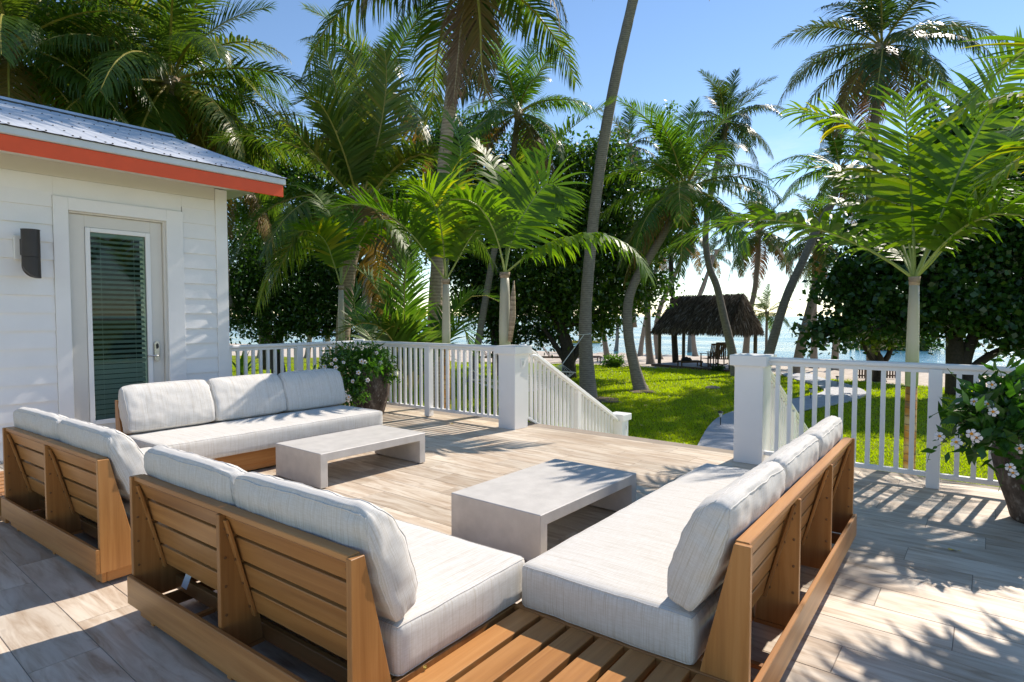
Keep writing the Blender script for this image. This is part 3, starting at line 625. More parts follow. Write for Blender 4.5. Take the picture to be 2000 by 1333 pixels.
# ------------------------------------------------------------ vegetation builders
def frond_geo(pts, lens, wid, n, seed, phi=(75, 35), psi=20, droop=.5, segs=3, t0=.12, side=None, rad=(.022, .004), jit=.12, curl=0, out=None, rmat=1, sp=1.0):
    """rachis through pts (Vectors); leaflets on both sides. returns MB with mats [leaf, rachis]"""
    rg = random.Random(seed); m = out or MB()
    pts = [Vector(p) for p in pts]
    # resample rachis (catmull)
    res = []
    K = 18
    for i in range(len(pts)-1):
        p0, p1, p2, p3 = pts[max(i-1, 0)], pts[i], pts[i+1], pts[min(i+2, len(pts)-1)]
        for q in range(K):
            u = q/K; res.append(.5*((2*p1)+(p2-p0)*u+(2*p0-5*p1+4*p2-p3)*u*u+(3*p1-p0-3*p2+p3)*u**3))
    res.append(pts[-1]); cum = [0]
    for i in range(1, len(res)): cum.append(cum[-1]+(res[i]-res[i-1]).length)
    T_ = cum[-1]
    def at(t):
        s = t*T_; i = min(max(np.searchsorted(cum, s)-1, 0), len(res)-2); f = (s-cum[i])/max(cum[i+1]-cum[i], 1e-6); return res[i].lerp(res[i+1], f), (res[i+1]-res[i]).normalized()
    tt = [i/9 for i in range(10)]; m.cur = rmat
    m.tube([at(t)[0] for t in tt], [rad[0]+(rad[1]-rad[0])*t for t in tt], 5, False); m.cur = 0
    Sref = None
    for i in range(n):
        t = t0+(1-t0)*(i+.5)/n
        p, T = at(t)
        if side is not None: Sv = (side-T*side.dot(T)).normalized()
        else:
            Sv = T.cross(Vector((0, 0, 1)))
            if Sv.length < .25 and Sref is not None: Sv = Sref-T*Sref.dot(T)
            Sv.normalize()
            if Sref is not None and Sv.dot(Sref) < 0: Sv = -Sv
            Sref = Sv.copy()
        Nn = Sv.cross(T)
        if Nn.z < 0 and side is None: Nn = -Nn
        u = (t-t0)/(1-t0); prof = (min(1, .45+u*3.0))*(1-max(0, u-.55)/.45*.62)
        for sgn in (1, -1):
            if rg.random() < .03: continue
            ph = R(phi[0]+(phi[1]-phi[0])*u+rg.uniform(-8, 8)); ps = R(psi+rg.uniform(-12, 12))
            d = (T*math.cos(ph)+(Sv*sgn*math.cos(ps)+Nn*math.sin(ps))*math.sin(ph)).normalized()
            ln = lens*prof*rg.uniform(1-jit, 1+jit*.4); w_ = wid*(.7+.5*math.sin(math.pi*min(1, u*1.1+.15)))*rg.uniform(.85, 1.1)
            wv = d.cross(Nn if abs(d.dot(Nn)) < .9 else T).normalized()
            wv = (wv*math.cos(.5)+T*.3*sgn*0).normalized()
            q = p.copy(); dd = d.copy(); b = len(m.v); st = ln/segs; dr = droop*rg.uniform(.6, 1.4)
            ww = [.55, 1., .8, .5, .25][:segs] if segs > 3 else [.6, 1., .65][:segs]
            for k in range(segs):
                m.v.append(q-wv*w_*ww[k]*.5); m.v.append(q+wv*w_*ww[k]*.5); q = q+dd*st; dd = (dd+Vector((0, 0, -1))*dr*(k+1)/segs*.9+Sv*curl*rg.uniform(-1, 1)).normalized()
            m.v.append(q)
            for k in range(segs-1): m.f.append((b+2*k, b+2*k+1, b+2*k+3, b+2*k+2)); m.mi.append(0)
            m.f.append((b+2*segs-2, b+2*segs-1, b+2*segs)); m.mi.append(0)
    return m
def std_frond(e0, bend, Ln, seed, **k):
    e = R(e0); p = Vector((0, 0, 0)); pts = [p.copy()]; n = 7; rg = random.Random(seed); lat = rg.uniform(-.10, .10)
    for i in range(n):
        t = (i+.5)/n; a = e-R(bend)*(t**1.25); st = Ln/n; p = p+Vector((math.cos(a)*st, lat*st*t, math.sin(a)*st)); pts.append(p.copy())
    return frond_geo(pts, seed=seed, **k)
VARS = {}
def variants(key, leafmat, n, segs, leaf_l, wid):
    out = []
    for i, (e0, bend, dr, ps) in enumerate(((84, 34, .25, 26), (74, 58, .45, 18), (60, 78, .7, 8), (44, 84, .95, 0), (28, 82, 1.2, -6), (10, 78, 1.4, -10), (-12, 62, 1.5, -12), (-40, 42, 1.5, -14), (66, 46, .5, 14), (36, 64, 1.0, 0))):
        g_ = std_frond(e0, bend, 1.0*4.3, 100+i+len(key), lens=leaf_l, wid=wid, n=n, segs=segs, psi=ps, droop=dr, rad=(.045, .008), t0=.14)
        out.append(g_.mesh('frond', [leafmat, 'rachis']))
    VARS[key] = out
variants('far', 'coco', 60, 3, 1.05, .062)
variants('near', 'coco_sunlit', 78, 3, 1.12, .052)
variants('bright', 'coco_bright', 66, 3, 1.05, .056)
def crown(root, top, n, scale, seed, key='far', old=.15, lo=-50, hi=84, az0=0, azs=360, lmix=None):
    rg = random.Random(seed); vs = VARS[key]; els = [84, 74, 60, 44, 28, 10, -12, -40, 66, 36]
    for i in range(n):
        u = (i+.5)/n; e = hi+(max(lo, -48)-hi)*(u**.95); az = R(az0+(i*137.508+rg.uniform(-14, 14)) % azs if azs == 360 else az0+rg.uniform(0, azs))
        k = min(range(10), key=lambda q: abs(els[q]-e)+rg.uniform(0, 14))
        o = obj('frond', vs[k], root, Vector(top)-root.location, (rg.uniform(-.12, .12), rg.uniform(-.08, .08), az), scale*rg.uniform(.88, 1.08))
        if u > .80 and rg.random() < old*2.2:
            o.material_slots[0].link = 'OBJECT'; o.material_slots[0].material = M['coco_brown' if rg.random() < .25 else 'coco_old']
def spline(pts, k=6):
    pts = [Vector(p) for p in pts]; res = []
    for i in range(len(pts)-1):
        p0, p1, p2, p3 = pts[max(i-1, 0)], pts[i], pts[i+1], pts[min(i+2, len(pts)-1)]
        for q in range(k):
            u = q/k; res.append(.5*((2*p1)+(p2-p0)*u+(2*p0-5*p1+4*p2-p3)*u*u+(3*p1-p0-3*p2+p3)*u**3))
    return res+[pts[-1]]
def trunk(root, pts, r0, r1, mat='bark', flare=1.7, name='trunk'):
    pts = spline(pts, 8); n = len(pts); rg = random.Random(int(pts[0].x*100)); rad = []
    for i in range(n):
        u = i/(n-1); rad.append((r0+(r1-r0)*u)*(1+(flare-1)*math.exp(-u*14))*(1+rg.uniform(-.025, .035)))
    m = MB().tube([p-root.location for p in pts], rad, 14); return m.build(name, mat, root, smooth=True)
def palm(label, pix, d, r0, r1, n, scale, seed, key='far', group='coconut palms', mat='bark', nuts=0, cr=True, d1=None, ground=True, **k):
    """pix: list of picture points from base to crown; d base distance, d1 crown distance"""
    d1 = d1 or d; m = len(pix); pts = [P(px, py, d+(d1-d)*i/(m-1)) for i, (px, py) in enumerate(pix)]
    if ground:
        z = gz(pts[0].x, pts[0].y)-.05; pts[0].z = z
        if pts[1].z <= z+.1: pts.pop(1)
    root = thing('palm_tree', label, 'palm tree', pts[0], 0, group); trunk(root, pts, r0, r1, mat)
    if cr: crown(root, pts[-1], n, scale, seed, key, **k)
    rg = random.Random(seed)
    if nuts:
        nm = MB().lathe([(0, -.12), (.07, -.09), (.10, 0), (.075, .09), (0, .13)], 10).mesh('coconut', 'coconut', smooth=True)
        for i in range(nuts):
            a = rg.uniform(0, 6.28); q = rg.uniform(.25, .42); obj('coconut', nm, root, pts[-1]-root.location+Vector((q*math.cos(a), q*math.sin(a), -.15-rg.uniform(0, .35))), (rg.random(), rg.random(), 0), 1)
    # fibrous heart
    MB().tube([pts[-1]-root.location+Vector((0, 0, -.35)), pts[-1]-root.location+Vector((0, 0, .1))], [r1*1.1, r1*2.0], 8).build('crown_heart', 'bark_brown', root, smooth=True)
    return root, pts
def custom_frond(root, pix, lens, wid, n, seed, mat='manila', rm='rachis_green', name='frond', dz=None, side=None, **k):
    pts = [P(*p)-root.location for p in pix]
    return frond_geo(pts, lens, wid, n, seed, side=side, **k).build(name, [mat, rm], root)
def at_ground(px, py, lift=0.0):
    o = Vector((0, 0, EYE)); d = P(px, py, 1)-o; best = 8
    for i in range(6, 900):
        dd = 6+(i-6)*.15; q = o+d*dd
        if q.z <= gz(q.x, q.y)+lift: return dd
    return 60
# ------------------------------------------------------------ coconut palms
CP = 'coconut palms'
r1_, pts1 = palm('thick brown coconut palm with a dead brown frond hanging down its trunk', [(852, 845), (848, 660), (856, 500), (866, 340), (880, 200), (896, 90), (912, -60)], 12.5, .15, .125, 15, 1.0, 11, 'near', mat='bark_brown', lo=0, hi=84, old=.05)
def cf(root, pix, lens, wid, n, seed, mat='coco', rm='rachis', **k): return custom_frond(root, pix, lens, wid, n, seed, mat, rm, **k)
sidev = RT.copy()
cf(r1_, [(912, -60, 12.4), (908, 0, 12.3), (900, 60, 12.25), (893, 130, 12.2), (886, 195, 12.2)], .80, .032, 80, 1, 'coco_brown', 'bark_brown', phi=(52, 25), psi=5, droop=.5, side=sidev, t0=.02, rad=(.04, .008))
cf(r1_, [(912, -60, 12.5), (930, -20, 12.2), (938, 50, 12.0), (940, 120, 11.9), (950, 185, 11.8)], .85, .034, 70, 2, 'coco_old', 'rachis', phi=(50, 25), psi=5, droop=.7, side=sidev, t0=.05, rad=(.04, .008))
cf(r1_, [(912, -60, 12.5), (925, 0, 12.8), (935, 60, 13.0), (925, 130, 13.0), (900, 190, 13)], .85, .04, 70, 3, 'coco', 'rachis', phi=(55, 30), psi=5, droop=.7, side=sidev, t0=.05, rad=(.04, .008))
cf(r1_, [(905, -70, 12.5), (850, -110, 12), (790, -90, 11.6), (735, -40, 11.4), (700, 20, 11.3)], 1.05, .04, 80, 4, 'coco_old', 'rachis', phi=(75, 40), psi=-6, droop=1.3, rad=(.04, .008))
cf(r1_, [(905, -70, 12.5), (870, -90, 12.9), (830, -60, 13.2), (795, -10, 13.4), (775, 40, 13.4)], 1.0, .042, 80, 5, 'coco', 'rachis', phi=(75, 40), psi=-6, droop=1.2, rad=(.04, .008))
cf(r1_, [(920, -75, 12.5), (980, -105, 12.3), (1040, -75, 12.1), (1085, -20, 12.0), (1108, 45, 12)], .95, .04, 80, 6, 'coco', 'rachis', phi=(75, 40), psi=-6, droop=1.2, rad=(.04, .008))
cf(r1_, [(920, -75, 12.5), (990, -90, 12.0), (1050, -50, 11.7), (1085, 10, 11.6), (1095, 60, 11.6)], .7, .036, 70, 7, 'coco_old', 'rachis', phi=(70, 35), psi=-6, droop=1.2, rad=(.03, .008))
r2_, pts2_ = palm('tall slender grey palm leaning right whose crown is above the picture', [(1150, 782), (1143, 640), (1152, 500), (1165, 380), (1182, 260), (1205, 140), (1232, 20), (1262, -110), (1285, -215)], 17.7, .17, .145, 16, .95, 12, 'near', lo=-5)
palm('palm with a curved S-shaped grey trunk on the lawn and wide dark crown', [(1252, 766), (1240, 720), (1228, 660), (1226, 600), (1240, 550), (1270, 500), (1305, 440), (1338, 372)], 19.7, .175, .12, 26, .82, 13, 'bright', old=.15)
palm('palm leaning left in front of the thatched hut with crown against the sky', [(1440, 737), (1428, 680), (1414, 620), (1400, 560), (1385, 520), (1378, 460), (1388, 380), (1405, 300), (1418, 240)], 24.2, .165, .11, 24, .64, 14, 'far', d1=26)
palm('palm whose brownish crown hangs just above the right end of the hut roof', [(1455, 692), (1463, 620), (1475, 560), (1483, 455)], 33, .17, .12, 24, .78, 15, 'far', old=.3, lo=-62)
palm('strongly right-leaning grey palm between the hut and the sea grape tree', [(1483, 747), (1503, 688), (1534, 586), (1567, 512), (1600, 440), (1628, 390), (1640, 330)], 22, .175, .125, 22, .62, 16, 'bright', d1=24, old=.25)
palm('leaning palm rising from the beach left of the sea grape tree', [(1553, 729), (1567, 664), (1588, 580), (1600, 520), (1606, 470)], 25.4, .19, .14, 18, .55, 17, 'far', old=.3)
palm('thin upright palm between two leaning ones left of the sea grape', [(1590, 706), (1590, 640), (1590, 586), (1592, 505)], 32, .16, .13, 14, .55, 18, 'far', old=.5)
palm('tall palm behind the sea grape tree with big dark crown at top right', [(1710, 744), (1702, 637), (1697, 525), (1700, 400), (1708, 250), (1722, 92)], 22.9, .22, .14, 26, .98, 19, 'far', old=.25, lo=-60)
palm('palm with upright crown in the middle behind the white-fruited young palms', [(922, 752), (934, 669), (965, 493), (985, 400), (1000, 320), (1012, 222)], 22, .13, .10, 24, .76, 20, 'bright', old=.35, lo=-55)
palm('palm with tall upright fronds behind the thick brown palm', [(700, 745), (715, 600), (735, 350), (748, 185)], 20, .18, .14, 16, .85, 21, 'near', lo=-25)
r13, _p = palm('big low palm with long fronds fanning up left of the middle', [(668, 868), (668, 690), (678, 560), (692, 470), (705, 395)], 14, .17, .15, 9, .85, 22, 'near', mat='bark_brown', lo=-35, hi=70)
for i, pl in enumerate(([(705, 395, 14), (690, 330, 13.8), (668, 230, 13.7), (650, 150, 13.7), (625, 92, 13.7)], [(705, 395, 14), (725, 330, 13.8), (745, 240, 13.7), (755, 160, 13.6), (752, 100, 13.5)],
                        [(700, 395, 14), (672, 300, 13.4), (640, 225, 13), (610, 190, 12.7), (575, 205, 12.5)], [(705, 395, 14), (712, 310, 14.1), (715, 240, 14.2), (700, 165, 14.2), (690, 110, 14.2)],
                        [(700, 400, 14), (640, 330, 13.6), (580, 262, 13.2), (520, 200, 13), (480, 158, 12.9)], [(710, 400, 14), (770, 330, 13.6), (830, 300, 13.2), (880, 330, 13), (910, 390, 12.9)],
                        [(700, 400, 14), (640, 380, 13.6), (560, 390, 13.2), (500, 430, 12.9), (460, 500, 12.7)], [(700, 400, 14), (640, 420, 13.2), (590, 455, 12.8), (555, 505, 12.5), (530, 565, 12.4)])):
    cf(r13, pl, .95, .056, 70, 40+i, 'coco_sunlit', 'rachis', phi=(72, 38), psi=18, droop=.25 if i < 4 else .9, side=(RT if i in (0, 1, 3) else None), rad=(.035, .008))
r14 = thing('palm_tree', 'young trunkless coconut palm just behind the railing by the corner', 'palm tree', Vector((*P(795, 700, 10.4).to_2d(), GZ)), 0, CP)
for i, pl in enumerate(([(800, 760, 10.4), (793, 680, 10.4), (790, 600, 10.4), (792, 530, 10.4), (800, 480, 10.4)], [(800, 760, 10.4), (780, 690, 10.2), (745, 640, 10), (700, 632, 9.8), (660, 655, 9.7)],
                        [(805, 760, 10.4), (806, 700, 10.3), (790, 650, 10.1), (762, 638, 9.9), (735, 665, 9.8)], [(805, 760, 10.4), (780, 660, 10.3), (750, 590, 10.2), (720, 545, 10.2), (690, 520, 10.2)],
                        [(810, 760, 10.4), (850, 660, 10.8), (895, 600, 11.1), (935, 575, 11.3), (975, 590, 11.5)], [(810, 760, 10.4), (850, 690, 10.6), (885, 650, 10.9), (905, 640, 11), (920, 690, 11.1)],
                        [(800, 760, 10.4), (760, 700, 10.9), (715, 650, 11.2), (690, 600, 11.4), (700, 560, 11.5)])):
    cf(r14, pl, .72, .048, 52, 60+i, 'coco_sunlit' if i in (2,) else 'coco_bright', 'rachis', phi=(66, 36), psi=22, droop=.35, side=(RT if i == 0 else None), rad=(.022, .006))
palm('left palm crown with a bunch of green coconuts under its fronds', [(345, 560), (340, 400), (335, 280), (332, 160)], 17, .18, .14, 34, 1.0, 23, 'near', nuts=14, ground=False, old=.12, lo=-62)
palm('palm crown cut by the upper left corner with brown trunk', [(0, 560), (2, 350), (8, 200), (22, 92)], 15, .18, .14, 32, .95, 24, 'near', ground=False, mat='bark_brown', old=.25, lo=-62)
palm('palm crown behind and between the two crowns at the upper left', [(180, 560), (182, 300), (178, 40)], 19.5, .18, .14, 32, 1.15, 25, 'near', ground=False, old=.15, lo=-55)
palm('lower palm crown above the end of the house roof', [(440, 600), (435, 470), (430, 300)], 20, .18, .14, 28, .85, 26, 'near', ground=False, old=.2, lo=-60)
palm('small far palm tuft showing above the round tree right of the tall slender trunk', [(1235, 640), (1232, 400), (1228, 285)], 34, .16, .12, 16, .62, 27, 'far', ground=False)
palm('small young bright palm on the beach right of the hut', [(1497, 700), (1497, 655), (1498, 612)], 31, .075, .06, 14, .40, 28, 'bright', old=0, lo=-35)
for i, (lb, pix, s_) in enumerate((
    ('pale beach trunk directly right of the tall slender palm', [(1152, 692), (1148, 650), (1146, 590), (1150, 500)], 0),
    ('beach palm trunk leaning left, second right of the tall slender palm', [(1187, 703), (1180, 660), (1175, 610), (1172, 540)], 0),
    ('thin straight beach trunk with a sand mound at its foot', [(1203, 689), (1206, 650), (1203, 600), (1200, 540)], 0),
    ('dark beach trunk just left of the curved palm base', [(1231, 690), (1233, 660), (1236, 600), (1240, 500)], .5),
    ('short beach trunk leaning right behind the curved palm', [(1250, 697), (1254, 665), (1262, 620), (1272, 560), (1290, 490)], .5),
    ('ringed straight trunk left of the hut platform', [(1271, 712), (1266, 660), (1265, 600), (1264, 540), (1268, 480)], .5),
    ('trunk rising behind the left end of the hut towards the right', [(1288, 702), (1281, 650), (1290, 600), (1312, 550), (1335, 500), (1345, 465)], .6),
    ('left one of the two close trunks seen through the hut', [(1347, 692), (1348, 650), (1358, 600), (1375, 560), (1392, 500)], .55),
    ('right one of the two close trunks seen through the hut', [(1358, 696), (1354, 650), (1362, 590), (1380, 540), (1400, 490)], 0),
    ('short beach trunk under the left edge of the sea grape canopy', [(1629, 724), (1632, 680), (1634, 640), (1640, 560)], 0),
    ('pale far trunk left of the dark round tree seen by the corner railing', [(640, 706), (640, 660), (642, 610)], 0),
    ('pale far trunk nearest the house seen under the left trees', [(508, 700), (510, 650), (505, 600)], 0),
    ('leaning pale far trunk right of the dark fork at left', [(600, 700), (606, 650), (610, 610)], 0))):
    d = at_ground(pix[0][0], pix[0][1]); palm(lb, pix, d, .17 if i < 10 else .15, .13, 15, s_ or .3, 80+i, 'far', cr=bool(s_), old=.5, lo=-60)
# ------------------------------------------------------------ young manila palms behind the railing
MP = 'young feather palms planted along the deck'
def manila(label, px, X, ybase, fr, seed, shaft_px, r=.062, fl=.62, lw=.048):
    d0 = P(px, shaft_px, 1)-Vector((0, 0, EYE)); t = X/d0.x; top = Vector((0, 0, EYE))+d0*t
    root = thing('feather_palm', label, 'palm tree', (top.x, top.y, GZ), 0, MP); h = top.z-GZ; sh = h-1.05 if h > 2.4 else h*.6
    MB().tube([(0, 0, 0), (0, 0, .15), (0, 0, sh*.6), (0, 0, sh)], [r*1.35, r*1.05, r*.92, r*.88], 14).build('trunk', 'ringed', root, smooth=True)
    MB().tube([(0, 0, sh-.001), (0, 0, sh+.02), (0, 0, sh+.25), (0, 0, h-.3), (0, 0, h)], [r*.88, r*.98, r*1.02, r*.86, r*.70], 14).build('crownshaft', 'crownshaft', root, smooth=True)
    MB().tube([(0, 0, h-.06), (0, 0, h+.02)], [r*.8, r*.95], 10).build('collar', 'bark_brown', root, smooth=True)
    for i, (pl, kw) in enumerate(fr):
        k = dict(phi=(80, 36), psi=18, droop=.42, t0=.2, rad=(.016, .005), segs=4); k.update(kw); ln = k.pop('len', fl); n = k.pop('n', 42); w_ = k.pop('w', lw)
        dep = t; pl = [(px, shaft_px, dep)]+[(a, b, dep+c) for a, b, c in pl]
        o = custom_frond(root, pl, ln, w_, n, seed*20+i, 'manila', 'rachis_green', **k)
    return root
F0 = dict(side=RT)
manila('young feather palm with yellow ringed trunk behind the right railing', 1786, 7.03, 940, [
    ([(1784, 450, .02), (1778, 350, .04), (1772, 265, .05), (1765, 195, .05)], dict(side=RT, psi=4, n=36, len=.86, w=.050, droop=.34, phi=(92, 42), jit=.2)),
    ([(1725, 503, .0), (1660, 470, .0), (1580, 441, .05), (1500, 428, .1), (1410, 438, .2), (1325, 475, .3)], dict(n=46, len=.78, w=.066, psi=10, droop=.5, phi=(80, 32))),
    ([(1768, 430, .15), (1735, 330, .3), (1695, 272, .4), (1645, 236, .5), (1555, 212, .6)], dict(n=38, len=.80, w=.062, psi=2, droop=.5, phi=(85, 40))),
    ([(1830, 500, -.1), (1885, 430, -.2), (1950, 355, -.35), (2030, 300, -.5), (2110, 290, -.6)], dict(n=44, len=.66, w=.055, psi=10, droop=.55, phi=(85, 40))),
    ([(1745, 440, .5), (1690, 370, .8), (1640, 335, 1.1), (1585, 325, 1.3), (1525, 350, 1.5)], dict(n=42, len=.66, w=.052, droop=.6, phi=(85, 40))),
    ([(1840, 440, .4), (1890, 350, .7), (1950, 290, .9), (2020, 270, 1.1)], dict(n=42, len=.66, w=.052, droop=.55, phi=(85, 40))),
    ([(1820, 470, .5), (1870, 400, .8), (1935, 370, 1.1), (2010, 400, 1.3)], dict(n=38, len=.64, w=.052, droop=.7, phi=(85, 40))),
    ([(1750, 480, .6), (1700, 430, .9), (1640, 400, 1.2), (1575, 400, 1.4)], dict(n=38, len=.60, w=.050, droop=.7, phi=(85, 40))),
    ([(1850, 470, -.3), (1930, 420, -.6), (2020, 430, -.8), (2100, 500, -.9)], dict(n=40, len=.62, w=.052, droop=.7, phi=(85, 40))),
    ([(1860, 400, .2), (1930, 300, .3), (2010, 240, .4), (2090, 230, .5)], dict(n=44, len=.68, w=.054, droop=.5, phi=(85, 40))),
    ([(1835, 430, -.1), (1880, 320, -.1), (1920, 240, -.1), (1955, 160, -.1), (1998, 100, -.1)], dict(n=44, len=.66, w=.056, psi=-5, droop=.3, phi=(85, 40), side=RT)),
], 1, 545, r=.056, fl=.62, lw=.046)
manila('young feather palm beside the large post with one frond arching far right', 986, 6.6, 800, [
    ([(1004, 520, -.1), (1028, 500, -.2), (1056, 482, -.3), (1105, 466, -.4), (1155, 456, -.5), (1205, 467, -.6), (1245, 495, -.7), (1268, 540, -.8)], dict(n=56, len=.62, psi=-5, droop=1.0, t0=.15)),
    ([(996, 480, 0), (1012, 440, 0), (1036, 398, 0), (1064, 362, 0), (1085, 360, 0), (1105, 392, 0)], dict(side=RT, n=42, len=.80, psi=0, droop=.35, phi=(76, 42), w=.06)),
    ([(998, 450, .4), (1018, 380, .7), (1060, 315, .9), (1100, 265, 1.0), (1150, 224, 1.1), (1195, 202, 1.1)], dict(n=60, len=.62, psi=25, droop=.2)),
    ([(975, 480, -.2), (955, 430, -.4), (925, 395, -.6), (880, 390, -.8), (840, 420, -1)], dict(n=44, len=.62, droop=.5)),
    ([(990, 470, .3), (985, 400, .5), (965, 330, .7), (930, 280, .9)], dict(n=40, len=.6, droop=.4)),
], 2, 535, r=.082, fl=.66, lw=.056)
manila('young feather palm between the large post and the thick brown palm', 871, 6.6, 800, [
    ([(845, 512, -.2), (812, 467, -.35), (775, 430, -.5), (735, 408, -.6), (690, 398, -.7), (645, 408, -.8)], dict(n=52, len=.72, psi=20, droop=.3)),
    ([(890, 515, -.1), (912, 475, -.2), (935, 442, -.3), (955, 400, -.3), (985, 370, -.3)], dict(n=46, len=.6, psi=20)),
    ([(868, 450, .1), (872, 385, .2), (888, 325, .3), (925, 285, .3)], dict(n=38, len=.66, psi=8, droop=.6)),
    ([(885, 420, .6), (900, 320, .9), (895, 262, 1.0), (868, 220, 1.1), (822, 196, 1.2)], dict(n=44, len=.6, psi=15, droop=.6)),
    ([(865, 470, -.3), (852, 410, -.6), (830, 370, -.8), (795, 360, -1.)], dict(n=44, len=.66, droop=.4)),
    ([(860, 460, .5), (835, 400, .8), (800, 360, 1.), (750, 350, 1.2)], dict(n=40, len=.6, droop=.5)),
], 3, 548, r=.066, fl=.62, lw=.054)
manila('young feather palm with thin grey trunk behind the far corner of the deck', 666, 6.6, 800, [
    ([(686, 508, -.1), (706, 469, -.2), (728, 437, -.3), (752, 432, -.4), (778, 452, -.5), (800, 495, -.6)], dict(n=46, len=.62, psi=0, droop=.9, t0=.35)),
    ([(650, 508, -.2), (636, 472, -.4), (617, 455, -.6), (592, 450, -.8), (560, 462, -1)], dict(n=46, len=.66, psi=20, droop=.3)),
    ([(672, 480, .1), (690, 430, .2), (730, 385, .3), (780, 370, .3)], dict(n=44, len=.66, psi=15)),
    ([(660, 470, .3), (640, 410, .5), (600, 370, .7), (555, 360, .9)], dict(n=40, len=.6, droop=.5)),
], 4, 560, r=.060, fl=.60, lw=.054)
manila('feather palm beyond the right picture edge whose fronds reach in at upper right', 2230, 5.4, 900, [
    ([(2190, 300, -.1), (2130, 150, -.2), (2060, 90, -.3), (1985, 110, -.4), (1925, 165, -.4), (1880, 222, -.4)], dict(n=44, len=.52, psi=20, droop=.25)),
    ([(2190, 350, .2), (2120, 230, .3), (2050, 190, .4), (1980, 185, .4), (1915, 200, .4)], dict(n=44, len=.52, psi=-10, droop=.8)),
    ([(2180, 420, .2), (2130, 330, .2), (2060, 290, .2), (1990, 310, .2), (1940, 350, .2)], dict(n=40, len=.55, droop=.6)),
], 5, 520, r=.06, fl=.6, lw=.055)
_m2 = [o for o in COL.objects if o.get('label', '').startswith('young feather palm beside')][0]
MB().tube([P(996, 668, 8.42)-_m2.location, P(1001, 620, 8.40)-_m2.location, P(1002, 580, 8.40)-_m2.location, P(1004, 548, 8.38)-_m2.location], [.03, .045, .035, .006], 8).build('old_sheath', 'bark_brown', _m2, smooth=True)
# ------------------------------------------------------------ broad-leaved trees
def leaf_cloud(blobs, count, size, seed, aspect=.5, cl=11, spread=.22, shell=.55):
    rg = np.random.default_rng(seed); vol = np.array([b[3]**2 for b in blobs]); pr = vol/vol.sum(); nc = count//cl
    bi = rg.choice(len(blobs), nc, p=pr); C = np.array([[b[0], b[1], b[2]] for b in blobs])[bi]; Rr = np.array([b[3] for b in blobs])[bi]; Rz = np.array([b[4] if len(b) > 4 else b[3]*.8 for b in blobs])[bi]
    v = rg.normal(size=(nc, 3)); v /= np.linalg.norm(v, axis=1)[:, None]; rad = rg.random(nc)**shell*(1+rg.normal(size=nc)*.20)
    c = C+v*np.stack([Rr, Rr, Rz], 1)*rad[:, None]
    out = v*np.array([1, 1, .6])+rg.normal(size=(nc, 3))*.45
    c = np.repeat(c, cl, 0); out = np.repeat(out, cl, 0); n = len(c)
    p = c+rg.normal(size=(n, 3))*spread*np.array([1, 1, .8]); d = out*.6+rg.normal(size=(n, 3))*.8+np.array([0, 0, -.15]); d /= np.linalg.norm(d, axis=1)[:, None]
    a = rg.normal(size=(n, 3))+np.array([0, 0, 1.0]); s = np.cross(d, a); s /= np.linalg.norm(s, axis=1)[:, None]+1e-6
    ln = size*rg.uniform(.65, 1.25, n)[:, None]; w_ = ln*aspect*.5; up = np.cross(s, d)
    V = np.stack([p, p+d*ln*.45+s*w_+up*ln*.06, p+d*ln, p+d*ln*.45-s*w_+up*ln*.06], 1).reshape(-1, 3); F = np.arange(n*4).reshape(-1, 4)
    return V, F
def broad(name, label, cat, trunkpix, d, r0, blobs, count, size, seed, mat='broad', aspect=.5, limbs=True, **k):
    tp = [P(x, y, d) for x, y in trunkpix]; base = tp[0].copy(); base.z = gz(base.x, base.y)-.05; tp[0] = base
    root = thing(name, label, cat, base); m = MB(); n = len(tp); m.tube([p-base for p in spline(tp, 4)], [r0*(1.35-.75*i/(4*(n-1))) for i in range(4*(n-1)+1)], 10); m.build('trunk', 'bark_dark', root, smooth=True)
    bl = [(*(P(x, y, dd)-base), r, *rest_) for (x, y, dd, r, *rest_) in blobs]
    if limbs:
        rg = random.Random(seed)
        for b in bl:
            st_ = tp[rg.choice(range(max(1, n//2), n))]-base; e = Vector(b[:3]); mid = st_.lerp(e, .5)+Vector((rg.uniform(-.3, .3), rg.uniform(-.3, .3), -.15))
            MB().tube(spline([st_, mid, e], 4), [r0*.5-(r0*.38)*i/8 for i in range(9)], 7).build('limb', 'bark_dark', root, smooth=True)
    V, F = leaf_cloud(bl, count, size, seed, aspect, **k); o = obj('crown', npmesh('crown', V, F, mat), root); return root
B = 'broad_tree'
d = 23.5
broad(B, 'big dark round-leaved tree in the middle behind the tall slender palm', 'tree', [(1112, 716), (1108, 680), (1095, 640), (1080, 590), (1085, 540)], d, .22,
      [(1085, 600, d, 1.3), (1035, 540, d-.5, 1.5), (1130, 560, d-.5, 1.5), (1195, 585, d, 1.2), (1225, 520, d, 1.3), (1250, 580, d+.5, .8), (1150, 480, d, 1.6), (1060, 470, d, 1.5), (1215, 440, d+.5, 1.3), (1120, 400, d, 1.5), (1180, 370, d, 1.3), (1050, 390, d+1, 1.3), (1110, 320, d, 1.2), (1185, 300, d, 1.0), (1225, 350, d+.5, .9), (1165, 635, d, .75, .4), (1285, 555, d+1, .6), (1290, 470, d+1, .9), (1300, 420, d+1.5, .8)], 38000, .20, 1, aspect=.55, spread=.28)
MB_ = bpy.data.objects
